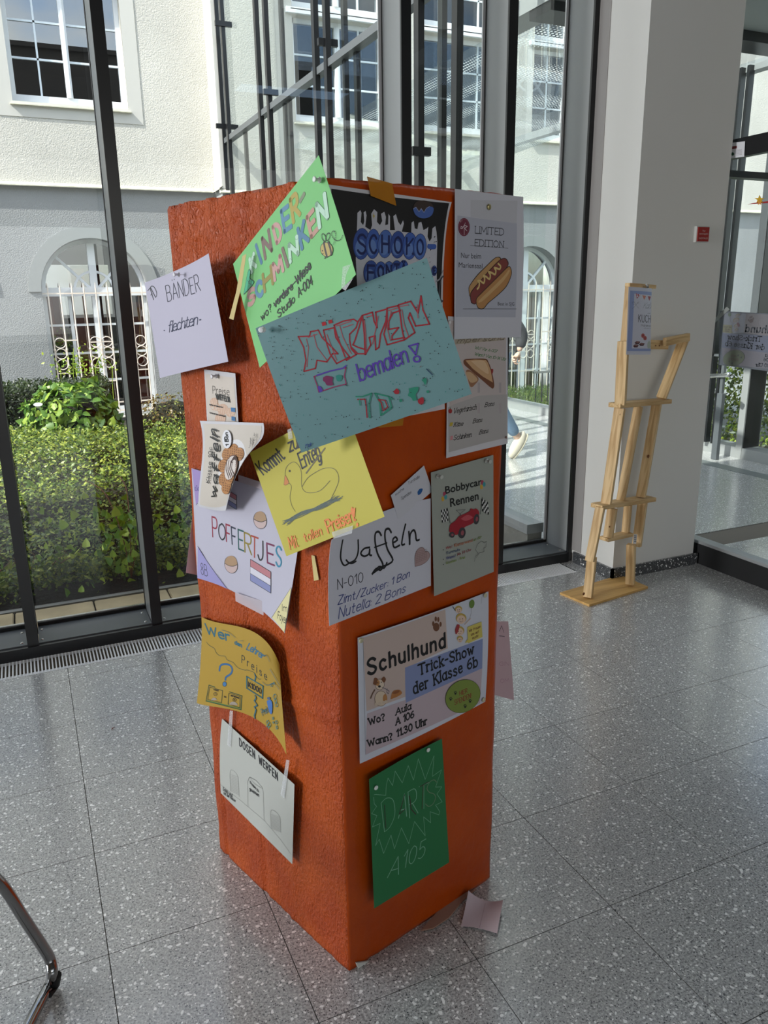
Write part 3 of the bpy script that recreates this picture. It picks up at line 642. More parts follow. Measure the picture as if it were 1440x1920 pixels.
# ------------------------------------------------------------------ the orange pillar
FP, RP, LP = Vector((.525, 1.410, 0)), Vector((.997, 1.534, 0)), Vector((.345, 1.975, 0))
BP = RP+LP-FP; HB = 1.753
def nrm(a, b): d = (b-a).normalized(); return Vector((d.y, -d.x, 0))
nR = nrm(FP, RP); nL = nrm(LP, FP); nK = nrm(RP, BP); nM = nrm(BP, LP)
def orange(name, c, c2, scale, strength, dist, rough):
    M = bpy.data.materials.new(name); M.use_nodes = True; nt = M.node_tree; b_ = nt.nodes['Principled BSDF']; MATS[name] = M
    g = nt.nodes.new('ShaderNodeNewGeometry'); n = nt.nodes.new('ShaderNodeTexNoise'); n.inputs['Scale'].default_value = 6; n.inputs['Detail'].default_value = 6
    nt.links.new(g.outputs['Position'], n.inputs['Vector']); r = nt.nodes.new('ShaderNodeValToRGB'); r.color_ramp.elements[0].position = .38; r.color_ramp.elements[1].position = .62
    r.color_ramp.elements[0].color = lin(c2); r.color_ramp.elements[1].color = lin(c); nt.links.new(n.outputs[0], r.inputs[0]); nt.links.new(r.outputs[0], b_.inputs['Base Color'])
    b_.inputs['Roughness'].default_value = rough; b_.inputs['Specular IOR Level'].default_value = .35
    mp = nt.nodes.new('ShaderNodeMapping'); mp.inputs['Scale'].default_value = (1, 1, .55); nt.links.new(g.outputs['Position'], mp.inputs[0])
    n2 = nt.nodes.new('ShaderNodeTexNoise'); n2.inputs['Scale'].default_value = scale; n2.inputs['Detail'].default_value = 3; n2.inputs['Roughness'].default_value = .55
    nt.links.new(mp.outputs[0], n2.inputs['Vector'])
    cr = nt.nodes.new('ShaderNodeValToRGB'); cr.color_ramp.elements[0].position = .40; cr.color_ramp.elements[1].position = .66; nt.links.new(n2.outputs[0], cr.inputs[0])
    bp = nt.nodes.new('ShaderNodeBump'); bp.inputs['Strength'].default_value = strength; bp.inputs['Distance'].default_value = dist
    nt.links.new(cr.outputs[0], bp.inputs['Height']); nt.links.new(bp.outputs[0], b_.inputs['Normal']); return M
orange('orange_rough', (180, 76, 10), (160, 60, 4), 165, .9, .0034, .45)
orange('orange_smooth', (186, 74, 4), (172, 64, 2), 60, .28, .0018, .33)
def box_mesh():
    cs = [LP, FP, RP, BP]; n = [52, 44, 52, 44]; NZ = 190; v = []; ring = []
    for k in range(4):
        a, c = cs[k], cs[(k+1) % 4]; nn = (nL, nR, nK, nM)[k]; pn = (nL, nR, nK, nM)[k-1]
        for i in range(n[k]):
            u = i/n[k]; p = a.lerp(c, u); no = (nn+pn).normalized() if i == 0 else nn; ring.append((p, no, k, u))
    for j in range(NZ+1):
        z = HB*j/NZ
        for p, no, k, u in ring:
            d = 0.0; e = min(u, 1-u); ed = min(1, e/.06)
            if k == 0 or k == 3:
                d += .0035*noise.noise(Vector((u*5+k, z*1.6, 2)))+.0016*noise.noise(Vector((u*22, z*9, 5)))
                wr = max(0, (z-1.25)/.5); d += wr*ed*.012*noise.fractal(Vector((u*20, z*24, 1)), .7, 2.1, 4)
                for g, wd, am in ((.075+.012*math.sin(z*3), 0.012, .011), (.395+.02*math.sin(z*2.2+1), .016, .010), (.66+.01*math.sin(z*4), .010, .005)):
                    d -= am*math.exp(-((u-g)/wd)**2)*(.55+.45*noise.noise(Vector((z*4, g*9, 0))))
                d += .005*math.exp(-((z-.57-.10*u)/.01)**2)
                if z < .18: d += .0022*noise.noise(Vector((u*30, z*30, 9)))
            else:
                d += .0016*noise.noise(Vector((u*4+k, z*1.5, 2)))+.0006*noise.noise(Vector((u*16, z*8, 5)))
                if k == 1: d -= .0022*math.exp(-((u-.14-.05*z)/.018)**2)*math.exp(-(z/.25)**2)
            d += .003*noise.noise(Vector((z*7, k+u, 4)))*(1-ed)
            q = p+no*(d-.004*(1-ed)**2)
            zz = z
            if j == NZ: zz += .004*noise.noise(Vector((q.x*22, q.y*22, 0)))-.002; q -= no*.004
            if j == 0: zz = 0.0+max(0, .004*noise.noise(Vector((q.x*40, q.y*40, 0))))
            v.append((q.x, q.y, zz))
    N = len(ring); f = []; mi = []
    for j in range(NZ):
        for i in range(N):
            i2 = (i+1) % N; f.append((j*N+i, j*N+i2, (j+1)*N+i2, (j+1)*N+i)); mi.append(0 if ring[i][2] in (0, 3) else 1)
    f.append(tuple(range(NZ*N, NZ*N+N))); mi.append(0); f.append(tuple(range(N))[::-1]); mi.append(0)
    return v, f, mi
pil = empty('display_pillar', (.67, 1.69, 0), 'tall square orange painted cardboard pillar covered with paper notices', 'pillar')
o = link('pillar_body', mesh('body', *box_mesh()), [MATS['orange_rough'], MATS['orange_smooth']], pil, True)
for nm, k in (('torn_corner', 0),):
    a = at((663, 1818), 2, .001); P_ = [onplane(p, FP+nR*.006, nR) for p in ((668, 1806), (716, 1799), (672, 1821))]
    v = [tuple(P_[0]), tuple(P_[1]), tuple(P_[2]-Vector((0, 0, P_[2][2]-.001)))]; v += [tuple(Vector(x)-nR*.004) for x in v]
    link(nm, mesh(nm, v, [(0, 2, 1), (3, 4, 5), (0, 1, 4, 3), (1, 2, 5, 4), (2, 0, 3, 5)]), mat('bare_paper', (206, 206, 198), .9), pil)['label'] = 'bare white torn patch at the bottom corner'
fl = [at(p, 2, .002) for p in ((790, 1746), (812, 1742), (842, 1722), (868, 1690), (893, 1668), (838, 1690))]
fl = [Vector((p.x, p.y, .002)) for p in fl]; v = fl+[p+Vector((0, 0, .004)) for p in fl]; n_ = len(fl)
link('cardboard_flap', mesh('flap', v, [tuple(range(n_))[::-1], tuple(range(n_, 2*n_))]+[(i, (i+1) % n_, n_+(i+1) % n_, n_+i) for i in range(n_)]), mat('cardboard', (158, 122, 104), .9, bump=(260, .6, .001)), pil)['label'] = 'bare brown cardboard flap under the right side'
# ------------------------------------------------------------------ single stroke alphabet
G = {
'A': '0,0 2,6 4,0;.7,2 3.3,2', 'B': '0,0 0,6;~0,6 2,6 3,5.3 3,3.9 2,3.2 0,3.2;~0,3.2 2.3,3.2 3.4,2.3 3.4,.9 2.3,0 0,0', 'C': '~3.6,5 2.6,6 1.2,5.7 0,4 0,2 1.2,.3 2.6,0 3.6,1',
'D': '0,0 0,6;~0,6 1.6,6 3.2,4.8 3.6,3 3.2,1.2 1.6,0 0,0', 'E': '3,6 0,6 0,0 3,0;0,3.1 2.5,3.1', 'F': '3,6 0,6 0,0;0,3.1 2.5,3.1', 'G': '~3.6,5 2.6,6 1.2,5.7 0,4 0,2 1.2,.3 2.6,0 3.6,.8 3.6,2.7;2.1,2.7 3.6,2.7',
'H': '0,0 0,6;3.4,0 3.4,6;0,3.1 3.4,3.1', 'I': '0,0 0,6', 'J': '~2.4,6 2.4,1.8 1.7,.2 .7,0 0,1.2', 'K': '0,0 0,6;3.2,6 0,2.6;1,3.6 3.4,0', 'L': '0,6 0,0 2.8,0', 'M': '0,0 .4,6 2.4,1.6 4.4,6 4.8,0',
'N': '0,0 0,6 3.4,0 3.4,6', 'O': '~2,6 .5,5 0,3 .5,1 2,0 3.5,1 4,3 3.5,5 2,6', 'P': '0,0 0,6;~0,6 2.2,6 3.2,5.3 3.2,3.7 2.2,2.9 0,2.9', 'R': '0,0 0,6;~0,6 2.2,6 3.2,5.3 3.2,3.7 2.2,3 0,3;1.4,3 3.4,0',
'S': '~3.3,5.2 2.3,6 .9,5.8 .1,4.6 1,3.4 2.6,2.6 3.4,1.5 2.6,.2 1.2,0 0,.9', 'T': '0,6 3.8,6;1.9,6 1.9,0', 'U': '~0,6 0,2 .8,.4 1.9,0 3,.4 3.7,2 3.7,6', 'V': '0,6 2,0 4,6', 'W': '0,6 1.3,0 2.7,4.8 4,0 5.4,6', 'X': '0,0 3.5,6;0,6 3.5,0',
'Y': '0,6 1.8,3 3.6,6;1.8,3 1.8,0', 'Z': '0,6 3.4,6 0,0 3.5,0',
'a': '~2.6,3.3 1.5,4 .3,3.2 0,1.7 .7,.1 1.8,.2 2.7,1.6;2.7,4 2.7,0', 'b': '0,6 0,0;~0,3 1.1,4 2.3,3.6 2.8,2 2.3,.4 1.1,0 0,.9', 'c': '~2.4,3.4 1.4,4 .3,3.3 0,2 .4,.6 1.5,0 2.5,.6', 'd': '2.7,6 2.7,0;~2.7,3.2 1.6,4 .4,3.5 0,2 .5,.4 1.6,0 2.7,.9',
'e': '0,2.1 2.6,2.2;~2.6,2.2 2.3,3.6 1.3,4 .3,3.4 0,2 .4,.5 1.5,0 2.6,.6', 'f': '~2.3,5.6 1.5,6 .8,5 .8,0;0,3.8 2,3.8', 'g': '~2.6,3.3 1.5,4 .3,3.2 0,1.9 .7,.3 1.8,.4 2.7,1.6;~2.7,4 2.7,-.6 1.8,-1.9 .3,-1.6',
'h': '0,6 0,0;~0,2.8 1.2,4 2.3,3.5 2.5,2 2.5,0', 'i': '0,4 0,0;0,5.3 0,5.6', 'j': '~.8,4 .8,-1 0,-1.9;.8,5.3 .8,5.6', 'k': '0,6 0,0;2.3,4 0,1.6;.8,2.3 2.5,0', 'l': '0,6 0,0', 'm': '0,4 0,0;~0,2.8 1,4 1.9,3.5 2,2 2,0;~2,2.8 3,4 3.9,3.5 4,2 4,0',
'n': '0,4 0,0;~0,2.8 1.2,4 2.3,3.5 2.5,2 2.5,0', 'o': '~1.4,4 .3,3.3 0,2 .3,.7 1.4,0 2.5,.7 2.8,2 2.5,3.3 1.4,4', 'p': '0,4 0,-2;~0,3 1.1,4 2.3,3.6 2.8,2 2.3,.4 1.1,0 0,.9', 'r': '0,4 0,0;~0,2.6 .9,3.9 1.9,3.8', 's': '~2.2,3.3 1.3,4 .3,3.4 .5,2.5 1.7,1.8 2.3,.9 1.4,0 0,.5',
't': '~.9,5.6 .9,1 1.4,.1 2.2,.3;0,3.9 2,3.9', 'u': '~0,4 0,1.2 .8,.1 1.8,.3 2.5,1.4;2.5,4 2.5,0', 'v': '0,4 1.3,0 2.6,4', 'w': '0,4 1,0 2,3.3 3,0 4,4', 'x': '0,0 2.5,4;0,4 2.5,0', 'y': '0,4 1.3,.3;2.6,4 .4,-2', 'z': '0,4 2.4,4 0,0 2.5,0',
'0': '~1.7,6 .4,5 0,3 .4,1 1.7,0 3,1 3.4,3 3,5 1.7,6', '1': '0,4.4 1.4,6 1.4,0', '2': '~0,4.8 1.2,6 2.8,5.4 2.9,4 0,0;0,0 3.2,0', '3': '~0,5.2 1.4,6 2.7,5 1.2,3.2 2.8,2.6 2.9,1 1.4,0 0,.8', '4': '2.4,0 2.4,6 0,2 3.2,2', '5': '2.8,6 .4,6 .2,3.4;~.2,3.4 1.7,3.8 3,2.6 2.8,.8 1.4,0 0,.6',
'6': '~2.6,5.6 1.2,5 .1,3 .2,1 1.6,0 3,1 3,2.4 1.7,3.3 .2,2.2', '7': '0,6 3.2,6 1,0;.7,3 2.6,3', '8': '~1.6,3.3 .3,4.3 .6,5.6 1.6,6 2.7,5.6 2.9,4.3 1.6,3.3 .1,2 .4,.5 1.6,0 2.9,.5 3.1,2 1.6,3.3', '9': '~3,3.6 1.6,2.8 .2,3.9 .4,5.4 1.7,6 3,5.2 3,3 2.4,0',
'-': '0,2.6 1.8,2.6', '.': '0,0 .1,.1', ',': '.3,.3 0,-.8', ':': '0,.6 0,.8;0,3 0,3.2', '!': '0,6 0,2;0,0 0,.2', '?': '~0,5 1,6 2.4,5.4 2.4,4 1.2,2.9 1.2,1.8;1.2,0 1.2,.2', '/': '0,-.4 2.4,6.4', '=': '0,2 2,2;0,3.6 2,3.6', ' ': '',
'Ä': '0,0 2,6 4,0;.7,2 3.3,2;1.1,7.2 1.1,7.4;2.9,7.2 2.9,7.4', 'ä': '~2.6,3.3 1.5,4 .3,3.2 0,1.7 .7,.1 1.8,.2 2.7,1.6;2.7,4 2.7,0;.8,5.3 .8,5.5;2.1,5.3 2.1,5.5'}
def cat2(pts, n=4):
    return [(v.x, v.y) for v in smoothed([(x, y, 0) for x, y in pts], n)]
GL = {}
for ch, s in G.items():
    st = []
    for q in s.split(';'):
        if not q: continue
        sm = q[0] == '~'; pts = [tuple(float(t) for t in a.split(',')) for a in q.lstrip('~').split()]
        st.append(cat2(pts) if sm else pts)
    GL[ch] = (st, (max([p[0] for a in st for p in a]) if st else 1.2))
def layout(text, gap=1.15, jitter=0, serif=False, seed=1, script=False):
    rd = random.Random(seed); x = 0; out = []; last = None
    for ch in text:
        st, wdt = GL.get(ch, GL['o']); dy = rd.uniform(-1, 1)*jitter; sc = 1+rd.uniform(-1, 1)*jitter*.12
        for a in st:
            out.append([(x+px*sc, py*sc+dy) for px, py in a])
            if serif and len(a) > 1:
                for (ex, ey) in (a[0], a[-1]):
                    if abs(ey) < .1 or abs(ey-6) < .1 or (ch.islower() and abs(ey-4) < .1): out.append([(x+ex-.45, ey+dy), (x+ex+.45, ey+dy)])
        if script and last is not None and ch != ' ' and ch.islower():
            out.append(cat2([(last, .25), (last+.5, .1), (x+.1, 1.6)], 3))
        last = x+wdt*sc if ch != ' ' else None
        x += wdt*sc+gap
    return out, max(x-gap, .1)
HCAP = {}
def fontmesh(text, bold=0.0, shear=0.0):
    cu = bpy.data.curves.new('t', 'FONT'); cu.body = text; cu.size = 1; cu.offset = bold; cu.shear = shear; cu.resolution_u = 3
    o = bpy.data.objects.new('t', cu); COL.objects.link(o); bpy.context.view_layer.update()
    me = bpy.data.meshes.new_from_object(o.evaluated_get(bpy.context.evaluated_depsgraph_get()))
    v = [(a.co.x, a.co.y) for a in me.vertices]; f = [tuple(p.vertices) for p in me.polygons]
    bpy.data.objects.remove(o); bpy.data.meshes.remove(me); bpy.data.curves.remove(cu); return v, f
def capheight(bold):
    if bold not in HCAP: HCAP[bold] = max(y for x, y in fontmesh('H', bold)[0])
    return HCAP[bold]
def inkmat(c, rough=.55): return mat('ink_%02x%02x%02x' % tuple(int(x) for x in c), c, rough)
# ------------------------------------------------------------------ sheets of paper
class Sheet:
    def __init__(s, name, label, W, Hh, grid, color, cat='poster', group=None, rough=.6, back=None, thick=.00035, tess=40, sheetname='sheet'):
        s.W, s.H = W, Hh; s.g = np.array([[list(p) for p in r] for r in grid]); s.nr, s.nc = s.g.shape[:2]
        c = s.ev(np.array([.5]), np.array([.5]))[0][0]
        s.root = empty(name, tuple(c), label, cat, group); s.ops = {}; s.lay = 0
        n = tess; us = np.linspace(0, 1, n+1); U, V = np.meshgrid(us, us); P, N = s.ev(U.ravel(), V.ravel())
        Q = P-N*thick; vs = np.concatenate([P, Q]); K = (n+1)**2; f = []
        idx = lambda i, j: j*(n+1)+i
        for j in range(n):
            for i in range(n):
                a, b_, c_, d = idx(i, j), idx(i, j+1), idx(i+1, j+1), idx(i+1, j); f.append((a, b_, c_, d)); f.append((a+K, d+K, c_+K, b_+K))
        bd = [idx(i, 0) for i in range(n)]+[idx(n, j) for j in range(n)]+[idx(i, n) for i in range(n, 0, -1)]+[idx(0, j) for j in range(n, 0, -1)]
        for i in range(len(bd)): a, b_ = bd[i], bd[(i+1) % len(bd)]; f.append((a, b_, b_+K, a+K))
        s.sheet = link(sheetname, mesh(name, vs.tolist(), f), mat('paper_%02x%02x%02x' % tuple(int(q) for q in color), color, rough, bump=(900, .06, .0005)), s.root)
    @staticmethod
    def _b(n, t):
        k = np.linspace(0, 1, n); o = []
        for i in range(n):
            r = np.ones_like(t)
            for j in range(n):
                if j != i: r = r*(t-k[j])/(k[i]-k[j])
            o.append(r)
        return np.stack(o, -1)
    def pos(s, u, v): return np.einsum('ki,kj,ijc->kc', s._b(s.nr, v), s._b(s.nc, u), s.g)
    def ev(s, u, v):
        P = s.pos(u, v); e = 1e-3; a = s.pos(u+e, v)-s.pos(u-e, v); b_ = s.pos(u, v+e)-s.pos(u, v-e)
        N = np.cross(b_, a); N /= np.linalg.norm(N, axis=1)[:, None]+1e-12
        toc = np.array(CAM)-P; sg = np.sign((N*toc).sum(1).mean()) or 1; return P, N*sg
    def uv(s, p):
        if not hasattr(s, 'h'):
            s.h = 1
        u = np.array([.5]); v = np.array([.5])
        for _ in range(25):
            q0 = proj(s.pos(u, v)[0]); e = 1e-3; qa = proj(s.pos(u+e, v)[0]); qb = proj(s.pos(u, v+e)[0])
            J = np.array([[qa[0]-q0[0], qb[0]-q0[0]], [qa[1]-q0[1], qb[1]-q0[1]]])/e; r = np.array([p[0]-q0[0], p[1]-q0[1]])
            try: d = np.linalg.solve(J, r)
            except Exception: break
            d = np.clip(d, -.4, .4); u = np.clip(u+d[0], -.15, 1.15); v = np.clip(v+d[1], -.15, 1.15)
            if abs(d).max() < 1e-5: break
        return (float(u[0])*s.W, float(v[0])*s.H)
    def _push(s, part, V, F, col, clip=True):
        s.lay += 1
        if clip: V = [(min(max(x, .4), s.W-.4), min(max(y, .4), s.H-.4)) for x, y in V]
        key = part if part in ('drawing', 'paint_spots') else (part, s.lay)
        s.ops.setdefault(key, []).append((V, F, col, s.lay))
    def stroke_mm(s, paths, col, wd, part='lettering', dots=None):
        if wd < 3.5 and part != 'paint_spots': wd *= 1.38 if part == 'lettering' else 1.2
        V = []; F = []; h = wd/2; dots = wd > .9 if dots is None else dots
        split = []
        for pts in paths:        # break at sharp corners so both limbs keep their full width
            cur = [pts[0]]
            for i in range(1, len(pts)):
                cur.append(pts[i])
                if i < len(pts)-1:
                    a, b_, c = pts[i-1], pts[i], pts[i+1]
                    t_ = math.atan2(c[1]-b_[1], c[0]-b_[0])-math.atan2(b_[1]-a[1], b_[0]-a[0])
                    if math.cos(t_) < .72: split.append(cur); cur = [pts[i]]
            split.append(cur)
        paths = [q for q in split if len(q) > 1]
        for pts in paths:
            n = len(pts); k = len(V)
            for i, (x, y) in enumerate(pts):
                a = pts[max(i-1, 0)]; c = pts[min(i+1, n-1)]; dx, dy = c[0]-a[0], c[1]-a[1]; L = math.hypot(dx, dy) or 1
                dx /= L; dy /= L; ex = 0
                if i == 0: ex = -h*.6
                if i == n-1: ex = h*.6
                V += [(x+dx*ex-dy*h, y+dy*ex+dx*h), (x+dx*ex+dy*h, y+dy*ex-dx*h)]
            for i in range(n-1): q = k+2*i; F.append((q, q+1, q+3, q+2))
            if dots:
                for i, (x, y) in enumerate(pts):
                    if 0 < i < n-1:
                        a = pts[i-1]; c = pts[i+1]; t1 = math.atan2(y-a[1], x-a[0]); t2 = math.atan2(c[1]-y, c[0]-x)
                        if abs(math.sin((t2-t1)/2)) < .3: continue
                    q = len(V); V += [(x+h*math.cos(.785*j), y+h*math.sin(.785*j)) for j in range(8)]; F.append(tuple(range(q, q+8)))
        s._push(part, V, F, col)
    def L(s, z, pts, col, wd=.8, smooth=False, closed=False, part='drawing'):
        q = [s.uv(z(*p)) for p in pts]
        if closed: q.append(q[0])
        s.stroke_mm([cat2(q) if smooth else q], col, wd, part)
    def F(s, z, pts, col, smooth=True, part='drawing'):
        q = [s.uv(z(*p)) for p in pts]
        if smooth: q = cat2(q+[q[0]])[:-1]
        s.poly_mm(q, col, part)
    def poly_mm(s, q, col, part='drawing'):
        tr = geometry.tessellate_polygon([[Vector((x, y, 0)) for x, y in q]]); V = list(q); F = [tuple(t) for t in tr]
        lim = 16.0
        for _ in range(6):
            nf = []; mid = {}; ch = False
            def md(a, b_):
                k = (min(a, b_), max(a, b_))
                if k not in mid: mid[k] = len(V); V.append(((V[a][0]+V[b_][0])/2, (V[a][1]+V[b_][1])/2))
                return mid[k]
            def ln(a, b_): return math.hypot(V[a][0]-V[b_][0], V[a][1]-V[b_][1]) > lim
            for a, b_, c in F:
                m_ = [md(a, b_) if ln(a, b_) else None, md(b_, c) if ln(b_, c) else None, md(c, a) if ln(c, a) else None]; k = sum(x is not None for x in m_)
                if k == 0: nf.append((a, b_, c)); continue
                ch = True
                if k == 3: nf += [(a, m_[0], m_[2]), (m_[0], b_, m_[1]), (m_[2], m_[1], c), (m_[0], m_[1], m_[2])]
                elif k == 1:
                    if m_[0] is not None: nf += [(a, m_[0], c), (m_[0], b_, c)]
                    elif m_[1] is not None: nf += [(a, b_, m_[1]), (a, m_[1], c)]
                    else: nf += [(a, b_, m_[2]), (m_[2], b_, c)]
                else:
                    if m_[0] is None: nf += [(a, b_, m_[1]), (a, m_[1], m_[2]), (m_[2], m_[1], c)]
                    elif m_[1] is None: nf += [(a, m_[0], m_[2]), (m_[0], b_, c), (m_[0], c, m_[2])]
                    else: nf += [(m_[0], b_, m_[1]), (a, m_[0], m_[1]), (a, m_[1], c)]
            F = nf
            if not ch: break
        s._push(part, V, F, col)
    def E(s, z, c, r, col, rot=0, wd=None, part='drawing', n=20, a0=0, a1=360):
        pts = []
        for i in range(n+1):
            t = R_(a0+(a1-a0)*i/n); x, y = r[0]*math.cos(t), r[1]*math.sin(t); cr, sr = math.cos(R_(rot)), math.sin(R_(rot)); pts.append((c[0]+x*cr-y*sr, c[1]+x*sr+y*cr))
        q = [s.uv(z(*p)) for p in pts]
        if wd is None: s.poly_mm(q[:-1], col, part)
        else: s.stroke_mm([q], col, wd, part)
    def frame(s, z, bl, br, tl):
        a = s.uv(z(*bl)); b_ = s.uv(z(*br)); t = s.uv(z(*tl)); return a, (b_[0]-a[0], b_[1]-a[1]), (t[0]-a[0], t[1]-a[1])
    def T(s, text, z, bl, br, tl, col, wd=.8, gap=1.15, jitter=0., serif=False, italic=0., seed=1, script=False, part='lettering', colors=None, shadow=None):
        a, X, Y = s.frame(z, bl, br, tl)
        if colors:
            tot = sum(GL[c][1]+gap for c in text)-gap; x = 0
            for ch, c in zip(text, colors):
                st, w_ = GL[ch]; s.stroke_mm([[(a[0]+X[0]*(x+px)/tot+Y[0]*py/6, a[1]+X[1]*(x+px)/tot+Y[1]*py/6) for px, py in q] for q in st], c, wd, part); x += w_+gap
            return
        P, tot = layout(text, gap, jitter, serif, seed, script)
        s.stroke_mm([[(a[0]+X[0]*(px+italic*py)/tot+Y[0]*py/6, a[1]+X[1]*(px+italic*py)/tot+Y[1]*py/6) for px, py in q] for q in P], col, wd, part)
    def FT(s, text, z, bl, br, tl, col, bold=0., shear=0., part='lettering'):
        a, X, Y = s.frame(z, bl, br, tl); v, f = fontmesh(text, bold, shear); w_ = max(x for x, y in v); hc = capheight(bold)
        s._push(part, [(a[0]+X[0]*x/w_+Y[0]*y/hc, a[1]+X[1]*x/w_+Y[1]*y/hc) for x, y in v], f, col)
    def rectmm(s, x0, y0, x1, y1, col, part='print'): s.poly_mm([(x0, y0), (x1, y0), (x1, y1), (x0, y1)], col, part)
    def done(s, lift=.0003, step=.00003, flip=False):
        for part, ops in s.ops.items():
            part = part if isinstance(part, str) else part[0]
            vs = []; fs = []; mi = []; cols = []
            for V, F, col, lay in ops:
                if not V: continue
                c = tuple(int(q) for q in col)
                if c not in cols: cols.append(c)
                A = np.array(V); P, N = s.ev(A[:, 0]/s.W, A[:, 1]/s.H); P = P+N*(lift+step*lay)*(1 if not flip else 1); k = len(vs); vs += P.tolist()
                for q in F: fs.append(tuple(i+k for i in q)); mi.append(cols.index(c))
            if vs:
                o_ = link(part, mesh(part, vs, fs, mi), [inkmat(c) for c in cols], s.root)
                if part == 'paint_spots': o_['kind'] = 'stuff'
        return s.root
def P3(p, plane, off=.0):
    if plane == 'L': return onplane(p, FP+nL*off, nL)
    if plane == 'R': return onplane(p, FP+nR*off, nR)
    pt, n = plane; return onplane(p, Vector(pt)+n*off, n)
def quad(TL, TR, BR, BL, nr=3, nc=3, bulge=None, n=None, ov=None):
    g = []
    for j in range(nr):
        t = j/(nr-1); r = []
        for i in range(nc):
            u = i/(nc-1); r.append(TL*(1-u)*(1-t)+TR*u*(1-t)+BR*u*t+BL*(1-u)*t)
        g.append(r)
    if bulge:
        for (j, i), d in bulge.items(): g[j][i] = g[j][i]+n*d
    if ov:
        for (j, i), P in ov.items(): g[j][i] = P
    return g
def pl(az, tilt, z, off):
    t, s_ = R_(az), R_(tilt); n = Vector((math.sin(t)*math.cos(s_), -math.cos(t)*math.cos(s_), math.sin(s_))); return (Vector((FP.x, FP.y, z))+n*off, n)
K = (22, 22, 26)
BLACK = K; NAVY = (38, 44, 92)
# -- BAENDER (white-lilac) on the left face
ZB = Z(260, 460, 4.363)
p = Sheet('poster', 'white sheet hand-lettered BÄNDER flechten, hanging over the left edge of the pillar', 297*.8, 210*1.25, quad(P3((271, 530), 'L', .035), P3((391, 475), 'L', .05), P3((428, 678), 'L', .045), P3((300, 709), 'L', .03), bulge={(0, 1): -.012, (2, 1): .006}, n=nL), (178, 174, 192))
p.T('BÄNDER', ZB, (238, 458), (508, 372), (218, 332), (28, 28, 52), 1.5, gap=1.1, jitter=.15)
p.T('7D', ZB, (118, 452), (158, 400), (75, 372), (28, 28, 40), 1.5, gap=.7)
p.T('flechten', ZB, (244, 712), (480, 648), (236, 628), (28, 34, 70), 1.9, gap=.5, italic=.25, script=True)
p.L(ZB, [(208, 697), (213, 697)], (28, 34, 70), 2.2, part='lettering'); p.L(ZB, [(500, 610), (510, 608)], (28, 34, 70), 2.2, part='lettering')
p.done()
# -- KINDER-SCHMINKEN green sheet
ZG = Z(440, 290, 5.647); PG = pl(-72, 3, 1.5, .024)
p = Sheet('poster', 'bright green sheet lettered KINDER-SCHMINKEN with a drawn bee, standing above the pillar top', 297*1.15, 210*1.1, quad(*[P3(q, PG) for q in ((437, 495), (597.5, 291), (670.6, 515), (487, 689.5))], bulge={(1, 1): .004, (2, 2): .004}, n=PG[1]), (116, 188, 114))
PK, BL_, BR_, WH, GO = (188, 146, 140), (84, 130, 160), (118, 94, 88), (178, 212, 190), (168, 150, 68)
def fat(p, z, chs, wd=9.2):
    for ch, (bl, br, tl), c in chs:
        if c == WH: p.T(ch, z, bl, br, tl, (96, 132, 112), wd+1.2)
        p.T(ch, z, bl, br, tl, c, wd)
fat(p, ZG, [('K', ((180, 1240), (225, 1180), (160, 1110)), WH), ('I', ((284, 1140), (286, 1139), (228, 962)), (70, 118, 150)), ('N', ((325, 1095), (392, 1010), (292, 890)), BR_), ('D', ((448, 930), (505, 875), (405, 770)), PK), ('E', ((530, 812), (600, 760), (495, 600)), BL_), ('R', ((625, 710), (690, 630), (590, 480)), GO)])
p.T('-', ZG, (712, 530), (755, 455), (672, 445), (120, 132, 104), 8)
fat(p, ZG, [('S', ((150, 1605), (215, 1540), (140, 1470)), PK), ('C', ((240, 1510), (300, 1475), (222, 1370)), BL_), ('H', ((320, 1445), (405, 1360), (300, 1275)), (140, 128, 56)), ('M', ((428, 1325), (515, 1225), (402, 1170)), PK), ('I', ((564, 1175), (566, 1174), (510, 1000)), (118, 98, 88)), ('N', ((592, 1130), (672, 1045), (580, 960)), WH), ('K', ((715, 990), (782, 905), (672, 790)), (70, 118, 150)), ('E', ((815, 865), (878, 790), (770, 665)), (180, 140, 124)), ('N', ((902, 765), (985, 660), (872, 530)), WH)])
p.T('wo?', ZG, (290, 1760), (395, 1650), (275, 1690), K, 1.7, gap=1.2)
p.T('vordere', ZG, (428, 1618), (620, 1420), (410, 1548), K, 1.9, gap=.9, jitter=.2); p.T('Wiese', ZG, (662, 1378), (812, 1200), (640, 1290), K, 1.9, gap=.9)
p.L(ZG, [(420, 1600), (520, 1480), (640, 1350), (810, 1180)], K, 1.2, part='lettering')
p.T('Studio', ZG, (466, 1728), (640, 1555), (452, 1655), K, 1.6, gap=.9); p.T('A-004', ZG, (680, 1510), (830, 1370), (665, 1420), K, 1.6, gap=.9)
p.F(ZG, [(100, 1480), (118, 1380), (150, 1225), (172, 1240), (165, 1310), (205, 1340), (190, 1380)], (54, 168, 128)); p.L(ZG, [(100, 1480), (118, 1380), (150, 1225), (172, 1240), (165, 1310), (205, 1340), (190, 1380)], (30, 60, 60), 1, smooth=True, closed=True); p.L(ZG, [(140, 1330), (150, 1345), (165, 1330), (150, 1360), (185, 1375)], (30, 60, 60), .9)
p.E(ZG, (978, 1005), (68, 78), K, -12); p.E(ZG, (978, 1005), (63, 73), (176, 158, 88), -12)
p.L(ZG, [(950, 935), (962, 1000), (982, 1078)], (52, 44, 44), 4.6); p.L(ZG, [(996, 928), (1016, 985), (1030, 1050)], (52, 44, 44), 4.6)
